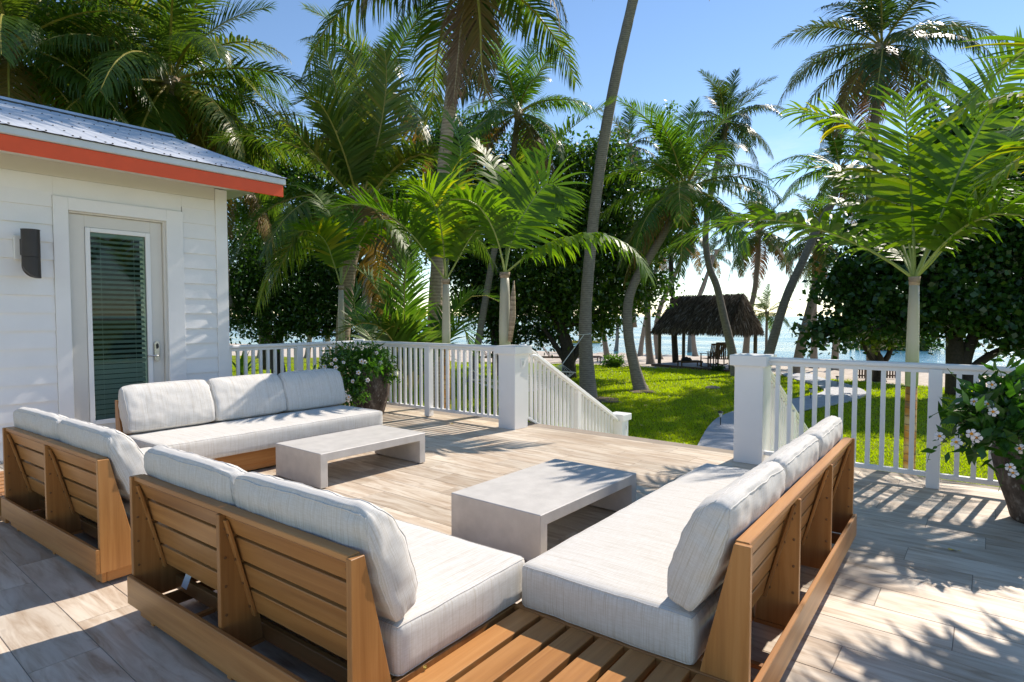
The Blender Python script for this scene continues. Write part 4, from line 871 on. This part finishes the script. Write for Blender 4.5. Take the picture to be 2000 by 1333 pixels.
broad(B, 'dark tree behind the left feather palms reaching down to the railing', 'tree', [(975, 738), (972, 690), (965, 640), (960, 560)], 24.5, .22,
      [(985, 640, 24.5, 1.0), (930, 590, 25, 1.3), (1000, 590, 24, 1.2), (960, 520, 24.5, 1.5), (900, 520, 25, 1.3), (880, 440, 25, 1.4), (960, 430, 25, 1.6), (900, 350, 25, 1.4), (985, 340, 25.5, 1.3), (930, 270, 26, 1.2), (1030, 300, 26, 1.0), (870, 280, 26, .9), (1060, 650, 24.5, .8), (1000, 670, 24.5, .6)], 34000, .20, 2, aspect=.5)
broad(B, 'dark spreading tree left of the corner seen over the left railing', 'tree', [(548, 735), (540, 690), (548, 640), (570, 590)], 21.5, .20,
      [(480, 560, 21, 1.3), (540, 600, 21, 1.2), (610, 590, 21.5, 1.3), (670, 600, 22, 1.0), (500, 500, 22, 1.4), (580, 520, 22, 1.5), (660, 520, 22, 1.4), (730, 560, 22, 1.2), (470, 620, 21, .8), (590, 640, 21, .55), (640, 640, 21.5, .5), (525, 650, 21, .45), (740, 620, 22, .8), (690, 650, 22, .5)], 36000, .17, 3, aspect=.42)
broad(B, 'light green tree mass above the house eave behind the left palms', 'tree', [(520, 735), (520, 600), (525, 450)], 27, .22,
      [(470, 300, 26, 1.5), (530, 340, 26, 1.6), (600, 360, 26, 1.6), (480, 420, 26, 1.7), (560, 450, 26, 1.7), (640, 440, 26, 1.6), (720, 400, 27, 1.6), (790, 380, 27, 1.6), (780, 480, 27, 1.6), (840, 300, 27, 1.2), (700, 330, 27, 1.4), (420, 250, 27, 1.3), (850, 430, 27, 1.4), (560, 270, 27, .8), (610, 300, 27, 1.1), (660, 270, 27, 1.1), (720, 300, 27.5, 1.1), (860, 240, 27.5, .9)], 42000, .20, 4, 'broad_light', aspect=.45)
broad(B, 'slender light tree with sparse pointed top right of the tall slender palm', 'tree', [(1320, 712), (1310, 500), (1310, 300)], 30, .12,
      [(1300, 330, 30, .9), (1312, 270, 30, .55, .8), (1290, 385, 30, 1.0), (1330, 380, 30, 1.0), (1310, 220, 30, .2, .5), (1285, 260, 30, .3, .5), (1330, 300, 30, .5)], 5200, .20, 5, 'broad_light', limbs=False, spread=.16, cl=8)
sg = broad('sea_grape_tree', 'dark sea grape tree with several trunks behind the right railing', 'tree', [(1868, 748), (1866, 700), (1862, 650), (1850, 600), (1840, 540)], 18.5, .22,
      [(1640, 640, 18.5, .55, .35), (1600, 655, 18.5, .35, .2), (1700, 600, 18.5, .9), (1770, 620, 18.5, .95, .6), (1840, 590, 18, 1.1), (1920, 600, 18, 1.1), (1990, 590, 18, 1.2), (1680, 530, 19, .9), (1750, 520, 19, 1.1), (1830, 500, 19, 1.2), (1910, 500, 18.5, 1.2), (1990, 490, 18.5, 1.3), (1640, 570, 19, .7, .5), (1700, 455, 19.5, .8), (1780, 430, 19.5, 1.1), (1870, 410, 19, 1.2), (1960, 400, 19, 1.3), (1850, 330, 19, 1.0), (1930, 310, 19, 1.2), (2010, 300, 19, 1.3), (1960, 230, 19, .9), (2040, 620, 18, 1.2), (2060, 480, 18, 1.4), (1990, 660, 17.5, .6, .3), (2050, 380, 18.5, 1.4), (1800, 380, 19, .9), (1825, 300, 19, .8), (1870, 255, 19, .7), (1900, 360, 18.5, 1.1)], 52000, .19, 6, aspect=.85, spread=.30)
def limb(root, pix, d, r0, r1):
    pts = [P(x, y, d)-root.location for x, y in pix]; s = spline(pts, 5); MB().tube(s, [r0+(r1-r0)*i/(len(s)-1) for i in range(len(s))], 9).build('limb', 'bark_dark', root, smooth=True)
limb(sg, [(1878, 745), (1885, 700), (1905, 650), (1935, 600), (1960, 540)], 18.4, .22, .10)
limb(sg, [(1890, 748), (1900, 722), (1925, 700), (1965, 680), (2010, 662), (2060, 630)], 18.2, .15, .08)
limb(sg, [(1868, 700), (1850, 620), (1850, 540), (1870, 450)], 18.8, .16, .08)
g2 = broad('sea_grape_tree', 'small forked tree inside the left part of the sea grape canopy', 'tree', [(1716, 742), (1718, 705), (1712, 690)], 22.4, .16, [(1690, 640, 22.4, .8, .5), (1740, 640, 22.4, .8, .5)], 6000, .19, 7, aspect=.85, limbs=False)
limb(g2, [(1716, 715), (1700, 700), (1685, 670), (1678, 640)], 22.4, .09, .05); limb(g2, [(1718, 715), (1735, 695), (1745, 660), (1760, 630)], 22.4, .12, .06)
for nme in ():
    pass
t1 = [o for o in COL.objects if o.get('label', '').startswith('big dark round-leaved')][0]
limb(t1, [(1112, 712), (1128, 685), (1140, 650), (1150, 600)], 23.5, .16, .08); limb(t1, [(1108, 712), (1095, 690), (1078, 665), (1060, 640)], 23.5, .14, .08)
mg = broad('mangrove', 'low mangrove clump standing in the water beyond the sea grape', 'shrub', [(1740, 690), (1740, 680), (1740, 672)], 58, .05, [(1730, 676, 58, 1.5, .8), (1765, 668, 58, 1.8, 1.1), (1700, 682, 58, 1.1, .5), (1800, 672, 58, 1.6, 1.0), (1675, 687, 58, .6, .25)], 5000, .32, 9, limbs=False)
# far shrubs
def shrub(name, label, px, py, d, r, cnt, size, mat, seed, aspect=.3):
    b = P(px, py, d); b.z = gz(b.x, b.y); root = thing(name, label, 'plant', b); V, F = leaf_cloud([(0, 0, r*.55, r, r*.6)], cnt, size, seed, aspect, cl=8, spread=r*.25); obj('foliage', npmesh('foliage', V, F, mat), root)
    MB().tube([(0, 0, -.02), (0, 0, r*.5)], [.03, .015], 6).build('stem', 'bark_dark', root)
shrub('fern', 'small green fern clump at the sand edge between two palm trunks', 1199, 713, 28.6, .38, 900, .26, 'broad_light', 31, .2)
shrub('fern', 'small dark plant at the hut platform edge', 1405, 723, 26.2, .22, 300, .16, 'broad', 32)
ag = thing('agave', 'pale spiky agave plant seen beside the house corner over the left railing', 'plant', P(472, 705, 24)); ag.location.z = GZ
am = frond_geo([(0, 0, 0), (.05, 0, .1)], .1, .05, 1, 3)
sp_ = MB().add([(0, -.05, 0), (0, .05, 0), (.35, .06, .45), (.35, -.06, .45), (.75, 0, .75)], [(0, 1, 2, 3), (3, 2, 4)]).mesh('leaf', 'coco_bright')
for k in range(14): obj('leaf', sp_, ag, (0, 0, .05), (0, R(-25+(k % 3)*22), k*2.4), 1.1)
# ------------------------------------------------------------ lawn grass (stuff)
cl = [(1432, 905), (1432, 872), (1440, 842), (1466, 818), (1520, 800), (1580, 789), (1628, 779), (1650, 768), (1630, 756), (1592, 746), (1566, 738), (1552, 731)]
PC = []
for i, (x, y) in enumerate(cl):
    q = P(x, y, 1)-Vector((0, 0, EYE)); t = (GZ-EYE)/q.z; PC.append(Vector((q.x*t, q.y*t, 0)))
PC[0] = Vector((7.9, 3.1, 0)); PC[1] = Vector((9.3, 3.2, 0))
PCs = spline(PC, 10); pw = .58
def near_path(x, y):
    A = np.array([[p.x, p.y] for p in PCs]); dd = np.min((x[:, None]-A[None, :, 0])**2+(y[:, None]-A[None, :, 1])**2, 1); return dd < (pw+.02)**2
def grass():
    rg = np.random.default_rng(3); n = 330000
    d = np.exp(rg.uniform(math.log(5.6), math.log(30), n)); th = R(0)+rg.uniform(R(-33), R(43), n); lat = np.tan(th)*d
    x = d*math.cos(YAW)+lat*math.sin(YAW); y = d*math.sin(YAW)-lat*math.cos(YAW); r = np.hypot(x, y); s = np.interp(np.degrees(th), TH, SAND)+.25*rg.normal(size=n)
    keep = (r < s) & ~((x < 6.1+(6-y)*.0265) & (y < 7.7)) & ~((x < 8.0) & (y > 1.8) & (y < 4.5)) & ~((x < 3.6) & (y > 7))
    x, y, d = x[keep], y[keep], d[keep]; k2 = ~near_path(x, y); x, y, d = x[k2], y[k2], d[k2]; n = len(x)
    h = (.026+.0014*d)*rg.uniform(.5, 1.4, n); w_ = .004+.0006*d; a = rg.uniform(0, 6.28, n); ln = rg.normal(size=(n, 2))*.55
    b0 = np.stack([x+np.cos(a)*w_, y+np.sin(a)*w_, np.full(n, GZ)], 1); b1 = np.stack([x-np.cos(a)*w_, y-np.sin(a)*w_, np.full(n, GZ)], 1); tp = np.stack([x+ln[:, 0]*h, y+ln[:, 1]*h, GZ+h], 1)
    V = np.stack([b0, b1, tp], 1).reshape(-1, 3); tag(obj('grass', npmesh('grass', V, np.arange(n*3).reshape(-1, 3), 'grass')), 'short bright green lawn grass', 'grass', kind='stuff')
grass()
# path
m = MB(); L0 = 0; pv = PCs[0]
acc = []; step = .145
dist = [0]
for i in range(1, len(PCs)): dist.append(dist[-1]+(PCs[i]-PCs[i-1]).length)
s = 0
while s < dist[-1]-.15:
    i = min(max(np.searchsorted(dist, s), 1), len(PCs)-1); f = (s-dist[i-1])/max(dist[i]-dist[i-1], 1e-6); c = PCs[i-1].lerp(PCs[i], f); T = (PCs[min(i+1, len(PCs)-1)]-PCs[i-1]).normalized(); Sd = Vector((-T.y, T.x, 0))
    z0, z1 = GZ+.01, GZ+.06; a = c-T*.066; b = c+T*.066; q = [a-Sd*pw, b-Sd*pw, b+Sd*pw, a+Sd*pw]
    m.add([(v.x, v.y, z0) for v in q]+[(v.x, v.y, z1) for v in q], [(3, 2, 1, 0), (4, 5, 6, 7), (0, 1, 5, 4), (1, 2, 6, 5), (2, 3, 7, 6), (3, 0, 4, 7)]); s += step
tag(m.build('path', 'pathboard'), kind='structure')
# mulch around trunks
for px, py, rr in ((1165, 783, .7), (1252, 767, .45)):
    q = P(px, py, at_ground(px, py)); c = MB(); c.add([(q.x+rr*(1+.2*math.sin(k*2.3))*math.cos(k*.52), q.y+rr*(1+.2*math.sin(k*2.3))*math.sin(k*.52), GZ+.03) for k in range(12)]+[(q.x, q.y, GZ+.05)], [(k, (k+1) % 12, 12) for k in range(12)])
    tag(c.build('bare_soil', 'mulch'), kind='structure')
# ------------------------------------------------------------ thatched hut
def hut():
    a = P(1284, 714, 29.5); b = P(1433, 727, 26.0); a.z = b.z = GZ; ux = (b-a); Lh = ux.length; ux.normalize(); rz = math.atan2(ux.y, ux.x)
    root = thing('thatched_hut', 'open palm-thatched beach hut on posts with a low wooden platform', 'hut', a, rz)
    W2 = 1.95; ph = .10  # platform height
    bx('platform', 'deck_grey', -.1, Lh+.1, -.30, W2+.3, ph-.03, ph, root, 0); bx('platform_edge', 'brown_wood', -.11, Lh+.13, -.33, -.301, -.02, ph+.002, root, 0); bx('platform_edge', 'brown_wood', Lh+.101, Lh+.13, -.30, W2+.3, -.02, ph, root, 0)
    for x in (0.12, Lh-.15):
        for y in (0, W2-.15): MB().tube([(x, y, ph), (x, y, 1.95)], .085, 10).build('post', 'post_wood', root, smooth=True)
    ez_, rzh = 1.80, 3.42; ov = .30; x0, x1, y0, y1 = -.02, Lh-.02, -ov, W2+ov-.15; rx0, rx1, ry = .42, Lh-.30, W2/2
    for y in (0, W2): MB().tube([(.1, y, 1.95), (Lh-.1, y, 1.95)], .05, 8).build('beam', 'post_wood', root)
    core = MB().add([(x0, y0, ez_+.03), (x1, y0, ez_+.03), (x1, y1, ez_+.03), (x0, y1, ez_+.03), (rx0, ry, rzh-.05), (rx1, ry, rzh-.05)], [(0, 1, 5, 4), (1, 2, 5), (2, 3, 4, 5), (3, 0, 4), (3, 2, 1, 0)]).build('roof', 'brown_wood', root)
    rg = random.Random(8); m = MB()
    planes = [((x0, y0), (x1, y0), (rx0, ry), (rx1, ry), Vector((0, -1, .7))), ((x1, y0), (x1, y1), (rx1, ry), (rx1, ry), Vector((1, 0, .4))), ((x1, y1), (x0, y1), (rx1, ry), (rx0, ry), Vector((0, 1, .7))), ((x0, y1), (x0, y0), (rx0, ry), (rx0, ry), Vector((-1, 0, .4)))]
    for e0, e1, r0, r1, nn in planes:
        nn.normalize()
        E0, E1, R0, R1 = Vector((*e0, ez_)), Vector((*e1, ez_)), Vector((*r0, rzh)), Vector((*r1, rzh)); n = int(900*(E1-E0).length)
        for i in range(n):
            u, v = rg.random(), rg.random()**.9*1.0
            if i % 5 == 0: v = rg.random()*.03
            lo = E0.lerp(E1, u); hi = R0.lerp(R1, u); p = lo.lerp(hi, v); dn = (lo-hi).normalized(); sd_ = dn.cross(nn).normalized(); ln = rg.uniform(.18, .38); w_ = rg.uniform(.008, .028)
            d2 = (dn+sd_*rg.uniform(-.35, .35)+nn*rg.uniform(-.05, .35)+(Vector((0, 0, -.8)) if v < .06 else Vector((0, 0, 0)))).normalized(); q = p+nn*rg.uniform(.01, .07)
            m.add([q-sd_*w_, q+sd_*w_, q+sd_*w_*.4+d2*ln, q-sd_*w_*.4+d2*ln], [(0, 1, 2, 3)])
    tag(m.build('thatch', 'thatch', core), kind='stuff')
    return root, a, ux, rz, ph, W2, Lh
hr, ha, hu, hrz, hph, hW, hL = hut()
hv = Vector((-hu.y, hu.x, 0)); hv = hv if hv.dot(FW) > 0 else -hv
def rocker(label, loc, rz):
    t = thing('rocking_chair', label, 'chair', loc, rz, 'rocking chairs in the hut')
    m = 'brown_wood'
    for k in range(5): bx('seat_slat', m, -.26, .26, -.22+k*.09, -.15+k*.09, .40, .42, t, 0)
    for k in range(6): o = bx('back_slat', m, -.028, .028, -.01, .01, 0, .62, t, 0); o.location = (-.22+k*.088, -.24, .42); o.rotation_euler = (R(14), 0, 0)
    o = bx('top_rail', m, -.27, .27, -.015, .015, 0, .08, t, 0); o.location = (0, -.40, 1.02); o.rotation_euler = (R(14), 0, 0)
    for x in (-.28, .28):
        bx('arm', m, x-.04, x+.04, -.28, .28, .62, .645, t, 0); bx('leg', m, x-.02, x+.02, .20, .24, .05, .62, t, 0); bx('leg', m, x-.02, x+.02, -.26, -.22, .05, .62, t, 0)
        MB().tube([(x, -.55, .12), (x, -.25, .04), (x, .05, .02), (x, .35, .07)], .022, 6).build('rocker', m, t)
def hp(px, py, d): q = P(px, py, d); q.z = GZ+hph+.002; return q
rocker('left rocking chair in the thatched hut', hp(1385, 712, 27.2), YAW-R(90)+R(25)); rocker('middle rocking chair in the hut, furthest back', hp(1398, 706, 28.4), YAW-R(90)+R(15)); rocker('right rocking chair in the hut, beside the leaning trunk', hp(1411, 712, 26.8), YAW-R(90)-R(20))
lb_ = thing('lounge_table', 'low wooden lounger in the hut with a black cloth lying on it', 'lounger', hp(1347, 708, 27.5), YAW-R(90)+R(8))
for k in range(8): bx('slat', 'brown_wood', -.52+k*.13, -.42+k*.13, -.25, .25, .27, .29, lb_, 0)
for y in (-.25, .23): bx('side_rail', 'brown_wood', -.53, .53, y, y+.025, .20, .268, lb_, 0)
for x in (-.5, .45):
    for y in (-.22, .20): bx('leg', 'brown_wood', x, x+.05, y-.0, y+.05-.03, 0, .20, lb_, 0)
bc = thing('black_cloth', 'crumpled black cloth on the lounger in the hut', 'cloth', hp(1340, 700, 27.4)); bc.location.z += .295
bm_ = bmesh.new(); bmesh.ops.create_icosphere(bm_, subdivisions=3, radius=1)
from mathutils import noise as NZ
for v in bm_.verts: v.co = Vector((v.co.x*.30, v.co.y*.22, max(-.0, v.co.z)*.16))*(1+.35*NZ.noise(v.co*2.1))
me_ = bpy.data.meshes.new('cloth'); bm_.to_mesh(me_); bm_.free(); me_.materials.append(M['cloth_black']); obj('cloth', me_, bc)
# beach chaise lounges
def chaise(label, px, py, rz):
    d = at_ground(px, py); q = P(px, py, d); q.z = gz(q.x, q.y); t = thing('beach_lounger', label, 'lounger', q, rz, 'wooden beach loungers'); m = 'brown_wood'
    for y in (-.3, .27): bx('side_rail', m, -.9, .9, y, y+.03, .26, .32, t, 0)
    for k in range(9): bx('seat_slat', m, -.25+k*.125, -.155+k*.125, -.265, .265, .322, .338, t, 0)
    for k in range(8): o = bx('back_slat', m, -.085, 0, -.28, .28, 0, .018, t, 0); a = R(52); o.location = (-.30-k*.098*math.cos(a), 0, .33+k*.098*math.sin(a)); o.rotation_euler = (0, a, 0)
    for y in (-.30, .285): MB().tube([(-.29, y, .33), (-.29-.80*math.cos(R(52)), y, .33+.80*math.sin(R(52)))], .018, 6).build('back_frame', m, t)
    for x in (-.7, .75):
        for y in (-.29, .25): bx('leg', m, x, x+.05, y, y+.05, 0, .26, t, 0)
chaise('wooden beach lounger with raised slatted back beside the dark forked trunk', 1085, 709, YAW-R(100)); chaise('wooden beach lounger just behind the tall slender palm trunk', 1143, 708, YAW-R(82))
chaise('wooden beach lounger seen between balusters left of the large post', 963, 709, YAW-R(95))
# hammock
def hammock():
    A = P(868, 688, 12.6); Bp = P(1140, 655, 17.5); a = P(945, 738, 13.9); b = P(1098, 712, 16.6); t = thing('hammock', 'white rope hammock hung between two palms behind the stair railing', 'hammock', Vector((*(a.lerp(b, .5)).to_2d(), GZ)))
    o = t.location; ax = (b-a); ax.z = 0; ax.normalize(); sd_ = Vector((-ax.y, ax.x, 0)); w_ = .62
    def pt(u, v): 
        c = a.lerp(b, u); sag = .50*(4*u*(1-u))*.8+.12*(1-v*v); return c+sd_*v*w_+Vector((0, 0, -sag+.0))-o
    u0, u1 = .10, .88; m = MB()
    for i in range(13):
        v = -1+i/6; m.tube([pt(u0+(u1-u0)*k/14, v) for k in range(15)], .006, 4, False)
    for k in range(41):
        u = u0+(u1-u0)*k/40; m.tube([pt(u, -1+i/3) for i in range(7)], .005, 4, False)
    tag(m.build('net', 'rope', t), kind='stuff')
    for u, e in ((u0, a-o), (u1, b-o)):
        MB().tube([pt(u, -1.08), pt(u, 1.08)], .018, 6).build('spreader_bar', 'rope', t)
        m = MB()
        for i in range(13): m.tube([e, pt(u, -1+i/6)], .0045, 4, False)
        m.build('cords', 'rope', t)
    MB().tube([A-o, a-o], .010, 6).build('rope', 'rope', t); MB().tube([Bp-o, b-o], .012, 6).build('rope', 'rope', t)
    MB().tube([Bp-o+Vector((.2*math.cos(k*.7), .2*math.sin(k*.7), .01*k-.03)) for k in range(10)], .012, 5).build('rope_loop', 'rope', t)
hammock()
# path lights
def plight(label, px, py):
    d = at_ground(px, py); q = P(px, py, d); q.z = GZ; t = thing('path_light', label, 'garden light', q, 0, 'small solar lights along the path')
    MB().tube([(0, 0, 0), (0, 0, .24)], .010, 6).build('stake', 'black', t); MB().lathe([(.0, .225), (.02, .23), (.045, .33), (.0, .331)], 12).build('lens', 'lampglass', t, smooth=True); MB().lathe([(.0, .335), (.065, .332), (.065, .345), (.03, .365), (0, .366)], 12).build('cap', 'dark_metal', t)
plight('solar path light nearest the stairs, left of the right large post', 1407, 838); plight('solar path light in the bend of the path', 1583, 784); plight('solar path light at the sand edge left of the path end', 1541, 740); plight('solar path light right of the far path', 1635, 756)
# sea things
q = P(1135, 668, 72); q.z = SEA; ky = thing('kayak', 'long yellow float lying on the water seen past the palm trunks', 'kayak', q, YAW-R(90)+R(4)); MB().tube([(-2.6, 0, .12), (-2.2, 0, .12), (-1, 0, .12), (1, 0, .12), (2.2, 0, .12), (2.6, 0, .14)], [.02, .14, .22, .22, .14, .02], 10).build('hull', 'yellow', ky, smooth=True); MB().lathe([(.2, 0), (.28, .02), (.26, .04)], 14, (0, 0, .33)).build('cockpit_rim', 'black', ky)
q = P(636, 650, 115); q.z = SEA; bt = thing('motor_boat', 'small white and red motor boat far out seen under the left tree', 'boat', q, YAW-R(90)+R(10))
MB().prism([(-1.9, .1), (1.7, .1), (2.3, .75), (-2.0, .65)], -.7, .7, 1).build('hull', 'hullwhite', bt); bx('stripe', 'redpaint', -1.9, 2.0, -.71, -.701, .35, .52, bt, 0); bx('cabin', 'hullwhite', -.6, .8, -.45, .45, .7, 1.25, bt, .05); bx('windscreen', 'black', .801, .83, -.4, .4, .85, 1.2, bt, 0); bx('outboard', 'redpaint', -2.3, -2.01, -.15, .15, .2, .95, bt, .02)
q = P(1710, 732, 24.6); q.z = gz(q.x, q.y); fn = thing('picket_fence', 'short low brown picket fence behind the right railing near the palm trunk', 'fence', q, YAW-R(90)-R(3))
for k in range(15): bx('picket', 'brown_wood', -.78+k*.11, -.72+k*.11, -.01, .01, 0, .42, fn, 0)
for z in (.08, .34): bx('rail', 'brown_wood', -.80, .86, .0105, .03, z, z+.05, fn, 0)
q = P(1392, 760, at_ground(1392, 760)); q.z = GZ; stn = thing('stepping_stone', 'flat pale stone lying alone on the lawn', 'stone', q); bm_ = bmesh.new(); bmesh.ops.create_icosphere(bm_, subdivisions=3, radius=.3)
for v in bm_.verts: v.co = Vector((v.co.x*(1+.3*NZ.noise(v.co*3)), v.co.y*.8, max(v.co.z, 0)*.25+.02))
me_ = bpy.data.meshes.new('stone'); bm_.to_mesh(me_); bm_.free(); me_.materials.append(M['grout']); obj('stone', me_, stn)
# ------------------------------------------------------------ planters
def flower_mesh():
    m = MB(); rg = random.Random(1)
    for k in range(5):
        a = 2*math.pi*k/5; c, s = math.cos(a), math.sin(a)
        def pp_(r, w_, z): return (r*c-w_*s, r*s+w_*c, z)
        m.add([pp_(.004, 0, 0), pp_(.018, -.013, .004), pp_(.034, -.015, .0), pp_(.040, .004, -.004), pp_(.030, .016, .002), pp_(.016, .008, .006)], [(0, 1, 2, 5), (5, 2, 3, 4)])
    m.cur = 1; m.lathe([(.011, .006), (.006, .001), (0, -.004)], 8, (0, 0, .003)); m.cur = 2; m.tube([(0, 0, 0), (0, 0, -.035)], [.006, .002], 6, False); return m.mesh('flower', ['petal', 'petal_mid', 'petal'])
flm = flower_mesh(); leafm = MB().add([(0, 0, 0), (.022, .014, .004), (.05, .017, .004), (.085, 0, -.006), (.05, -.017, .004), (.022, -.014, .004), (.045, 0, -.002)], [(0, 1, 6), (1, 2, 6), (2, 3, 6), (3, 4, 6), (4, 5, 6), (5, 0, 6)]).mesh('leaf', 'potleaf')
def planter(label, label2, loc, prof, blobs, ncnt, nfl, seed, fpts, size):
    t = thing('planter', label, 'plant pot', loc); MB().lathe(prof, 40).build('pot', 'pot', t, smooth=True); rim = max(z for r, z in prof); rr = prof[-1][0]
    MB().lathe([(0, rim-.05), (prof[-1][0]+.0, rim-.05)], 24).build('soil', 'mulch', t)
    pl = thing('flowering_plant', label2, 'plant', Vector(loc)+Vector((0, 0, rim-.05)))
    V, F = leaf_cloud(blobs, ncnt, size, seed, .42, cl=6, spread=.045, shell=.5); o = tag(obj('foliage', npmesh('foliage', V, F, 'potleaf'), pl), kind='stuff')
    rg = random.Random(seed)
    for b in blobs:
        MB().tube(spline([(0, 0, 0), Vector(b[:3])*.5+Vector((0, 0, .05)), Vector(b[:3])], 4), .004, 5, False).build('stem', 'stem', pl)
    for q in fpts[::1] if len(fpts) < 15 else [f for i_, f in enumerate(fpts) if i_ % 3]:
        p = Vector(q)-pl.location; dirv = (Vector((0, 0, EYE))-Vector(q)).normalized()+Vector((rg.uniform(-.5, .5), rg.uniform(-.5, .5), rg.uniform(-.1, .5))); o = obj('flower', flm, pl, p, dirv.to_track_quat('Z', 'Y').to_euler(), rg.uniform(.62, .88))
    return t, pl
l1 = P(722, 700, 8.25); l1.z = .0
pb = []
dpl = 8.15
for x, y, d, r in ((655, 705, -.15, .16), (680, 715, -.25, .16), (705, 700, -.1, .17), (735, 700, -.05, .16), (752, 720, 0, .12), (690, 745, -.38, .15), (668, 750, -.35, .13), (700, 770, -.42, .09), (672, 785, -.40, .10), (640, 725, -.2, .10), (725, 715, -.35, .12), (758, 742, -.1, .06), (680, 690, .1, .14), (720, 690, .1, .14)):
    q = P(x, y, dpl+d); pb.append((q.x-l1.x, q.y-l1.y, q.z-.63, r, r*.85))
fp = [P(x, y, dpl+d) for x, y, d in ((642, 697, -.42), (634, 717, -.35), (655, 703, -.42), (663, 712, -.5), (671, 708, -.45), (656, 718, -.48), (659, 728, -.5), (652, 733, -.42), (661, 729, -.52), (654, 732, -.5), (706, 706, -.42), (712, 708, -.42), (719, 708, -.4), (735, 690, -.2), (743, 709, -.25), (750, 722, -.22), (767, 711, -.05), (700, 728, -.56), (680, 745, -.62), (689, 745, -.6), (718, 743, -.56), (687, 757, -.62), (675, 772, -.6), (681, 776, -.58), (670, 706, -.46), (648, 711, -.4))]
prof1 = [(.0, 0), (.17, 0), (.18, .02), (.21, .12), (.255, .28), (.27, .42), (.262, .55), (.235, .64), (.245, .665), (.225, .67), (.215, .63)]
planter('brown weathered round pot in the far deck corner', 'pale pink mandevilla spilling over the far corner pot', l1, prof1, pb, 3300, 26, 5, fp, .075)
l2 = P(2038, 900, 4.0); l2.z = 0; pb = []
for x, y, d, r in ((1905, 770, 0, .07), (1885, 800, -.1, .08), (1915, 810, -.2, .10), (1950, 800, -.2, .12), (1990, 800, -.1, .14), (2040, 800, 0, .16), (1900, 835, -.25, .08), (1935, 840, -.3, .08), (1965, 850, -.3, .07), (1875, 870, -.2, .05), (1905, 868, -.3, .05), (1960, 760, -.1, .08), (1990, 770, 0, .10), (1975, 745, 0, .05), (2000, 920, -.33, .06), (2020, 850, -.3, .10), (1945, 870, -.3, .05), (2080, 820, 0, .2), (1870, 830, -.1, .04)):
    q = P(x, y, 4.0+d); pb.append((q.x-l2.x, q.y-l2.y, q.z-.52, r, r*.8))
fp = [P(x, y, 4.0+d) for x, y, d in ((1903, 785, -.25), (1898, 848, -.38), (1907, 855, -.38), (1835, 853, -.2), (1973, 913, -.45), (1979, 925, -.45), (1940, 805, -.36), (1937, 752, -.2), (1992, 877, -.42), (1930, 790, -.3), (1868, 865, -.3), (1990, 760, -.1))]
prof2 = [(.0, 0), (.15, 0), (.165, .02), (.185, .10), (.245, .28), (.275, .42), (.27, .50), (.235, .56), (.245, .58), (.225, .585), (.215, .55)]
planter('mottled grey pot at the right picture edge', 'white flowered vine spilling from the pot at the right edge', l2, prof2, pb, 1500, 12, 6, fp, .115)
vn = [o for o in COL.objects if o.get('label', '').startswith('white flowered vine')][0]; vl = vn.location
for i, pix in enumerate(([(1925, 800), (1900, 780), (1870, 790), (1835, 805), (1815, 815)], [(1990, 740), (1980, 710), (1955, 690), (1948, 700)], [(1950, 790), (1910, 760), (1870, 740), (1850, 720)], [(1880, 830), (1850, 860), (1820, 880), (1810, 905)], [(1945, 860), (1955, 890), (1960, 920), (1950, 960)], [(1960, 770), (1955, 730), (1945, 715), (1950, 690)])):
    pts = spline([P(x, y, 3.85)-vl for x, y in pix], 5); MB().tube(pts, .0022, 4, False).build('tendril', 'stem', vn)
    for k in range(3, len(pts), 5): obj('leaf', leafm, vn, pts[k], (k*.7, .3, k*1.9), .55)
# fallen leaves
dl = MB().add([(0, 0, 0), (.035, .02, .012), (.075, .012, .004), (.09, 0, .012), (.07, -.018, .016), (.03, -.018, .004)], [(0, 1, 2, 3, 4, 5)]).mesh('blade', 'driedleaf')
for i, (px, py, lb) in enumerate(((1258, 798, 'dry leaf on the sunny lawn below the curved palm'), (1352, 768, 'dry leaf on the lawn left of the flat pale stone'), (1262, 838, 'dry leaf on the lawn nearest the stair newel post'))):
    q = P(px, py, at_ground(px, py)); t = thing('fallen_leaf', lb, 'leaf', (q.x, q.y, GZ+.05), i*1.3, 'dry fallen leaves'); obj('blade', dl, t, None, None, 1.7); MB().tube([(0, 0, 0), (-.03, .005, .01)], .003, 4).build('stalk', 'driedleaf', t)
for i, (x, y, lb) in enumerate(((5.45, 5.35, 'dry curled leaf on the deck in front of the back railing balusters'), (4.35, .12, 'dark shrivelled leaf on the shaded deck left of the right edge pot'))):
    t = thing('fallen_leaf', lb, 'leaf', (x, y, .002), i*2.1); obj('blade', dl, t, None, None, .6); MB().tube([(0, 0, 0), (-.02, .004, .005)], .0015, 4).build('stalk', 'driedleaf', t)
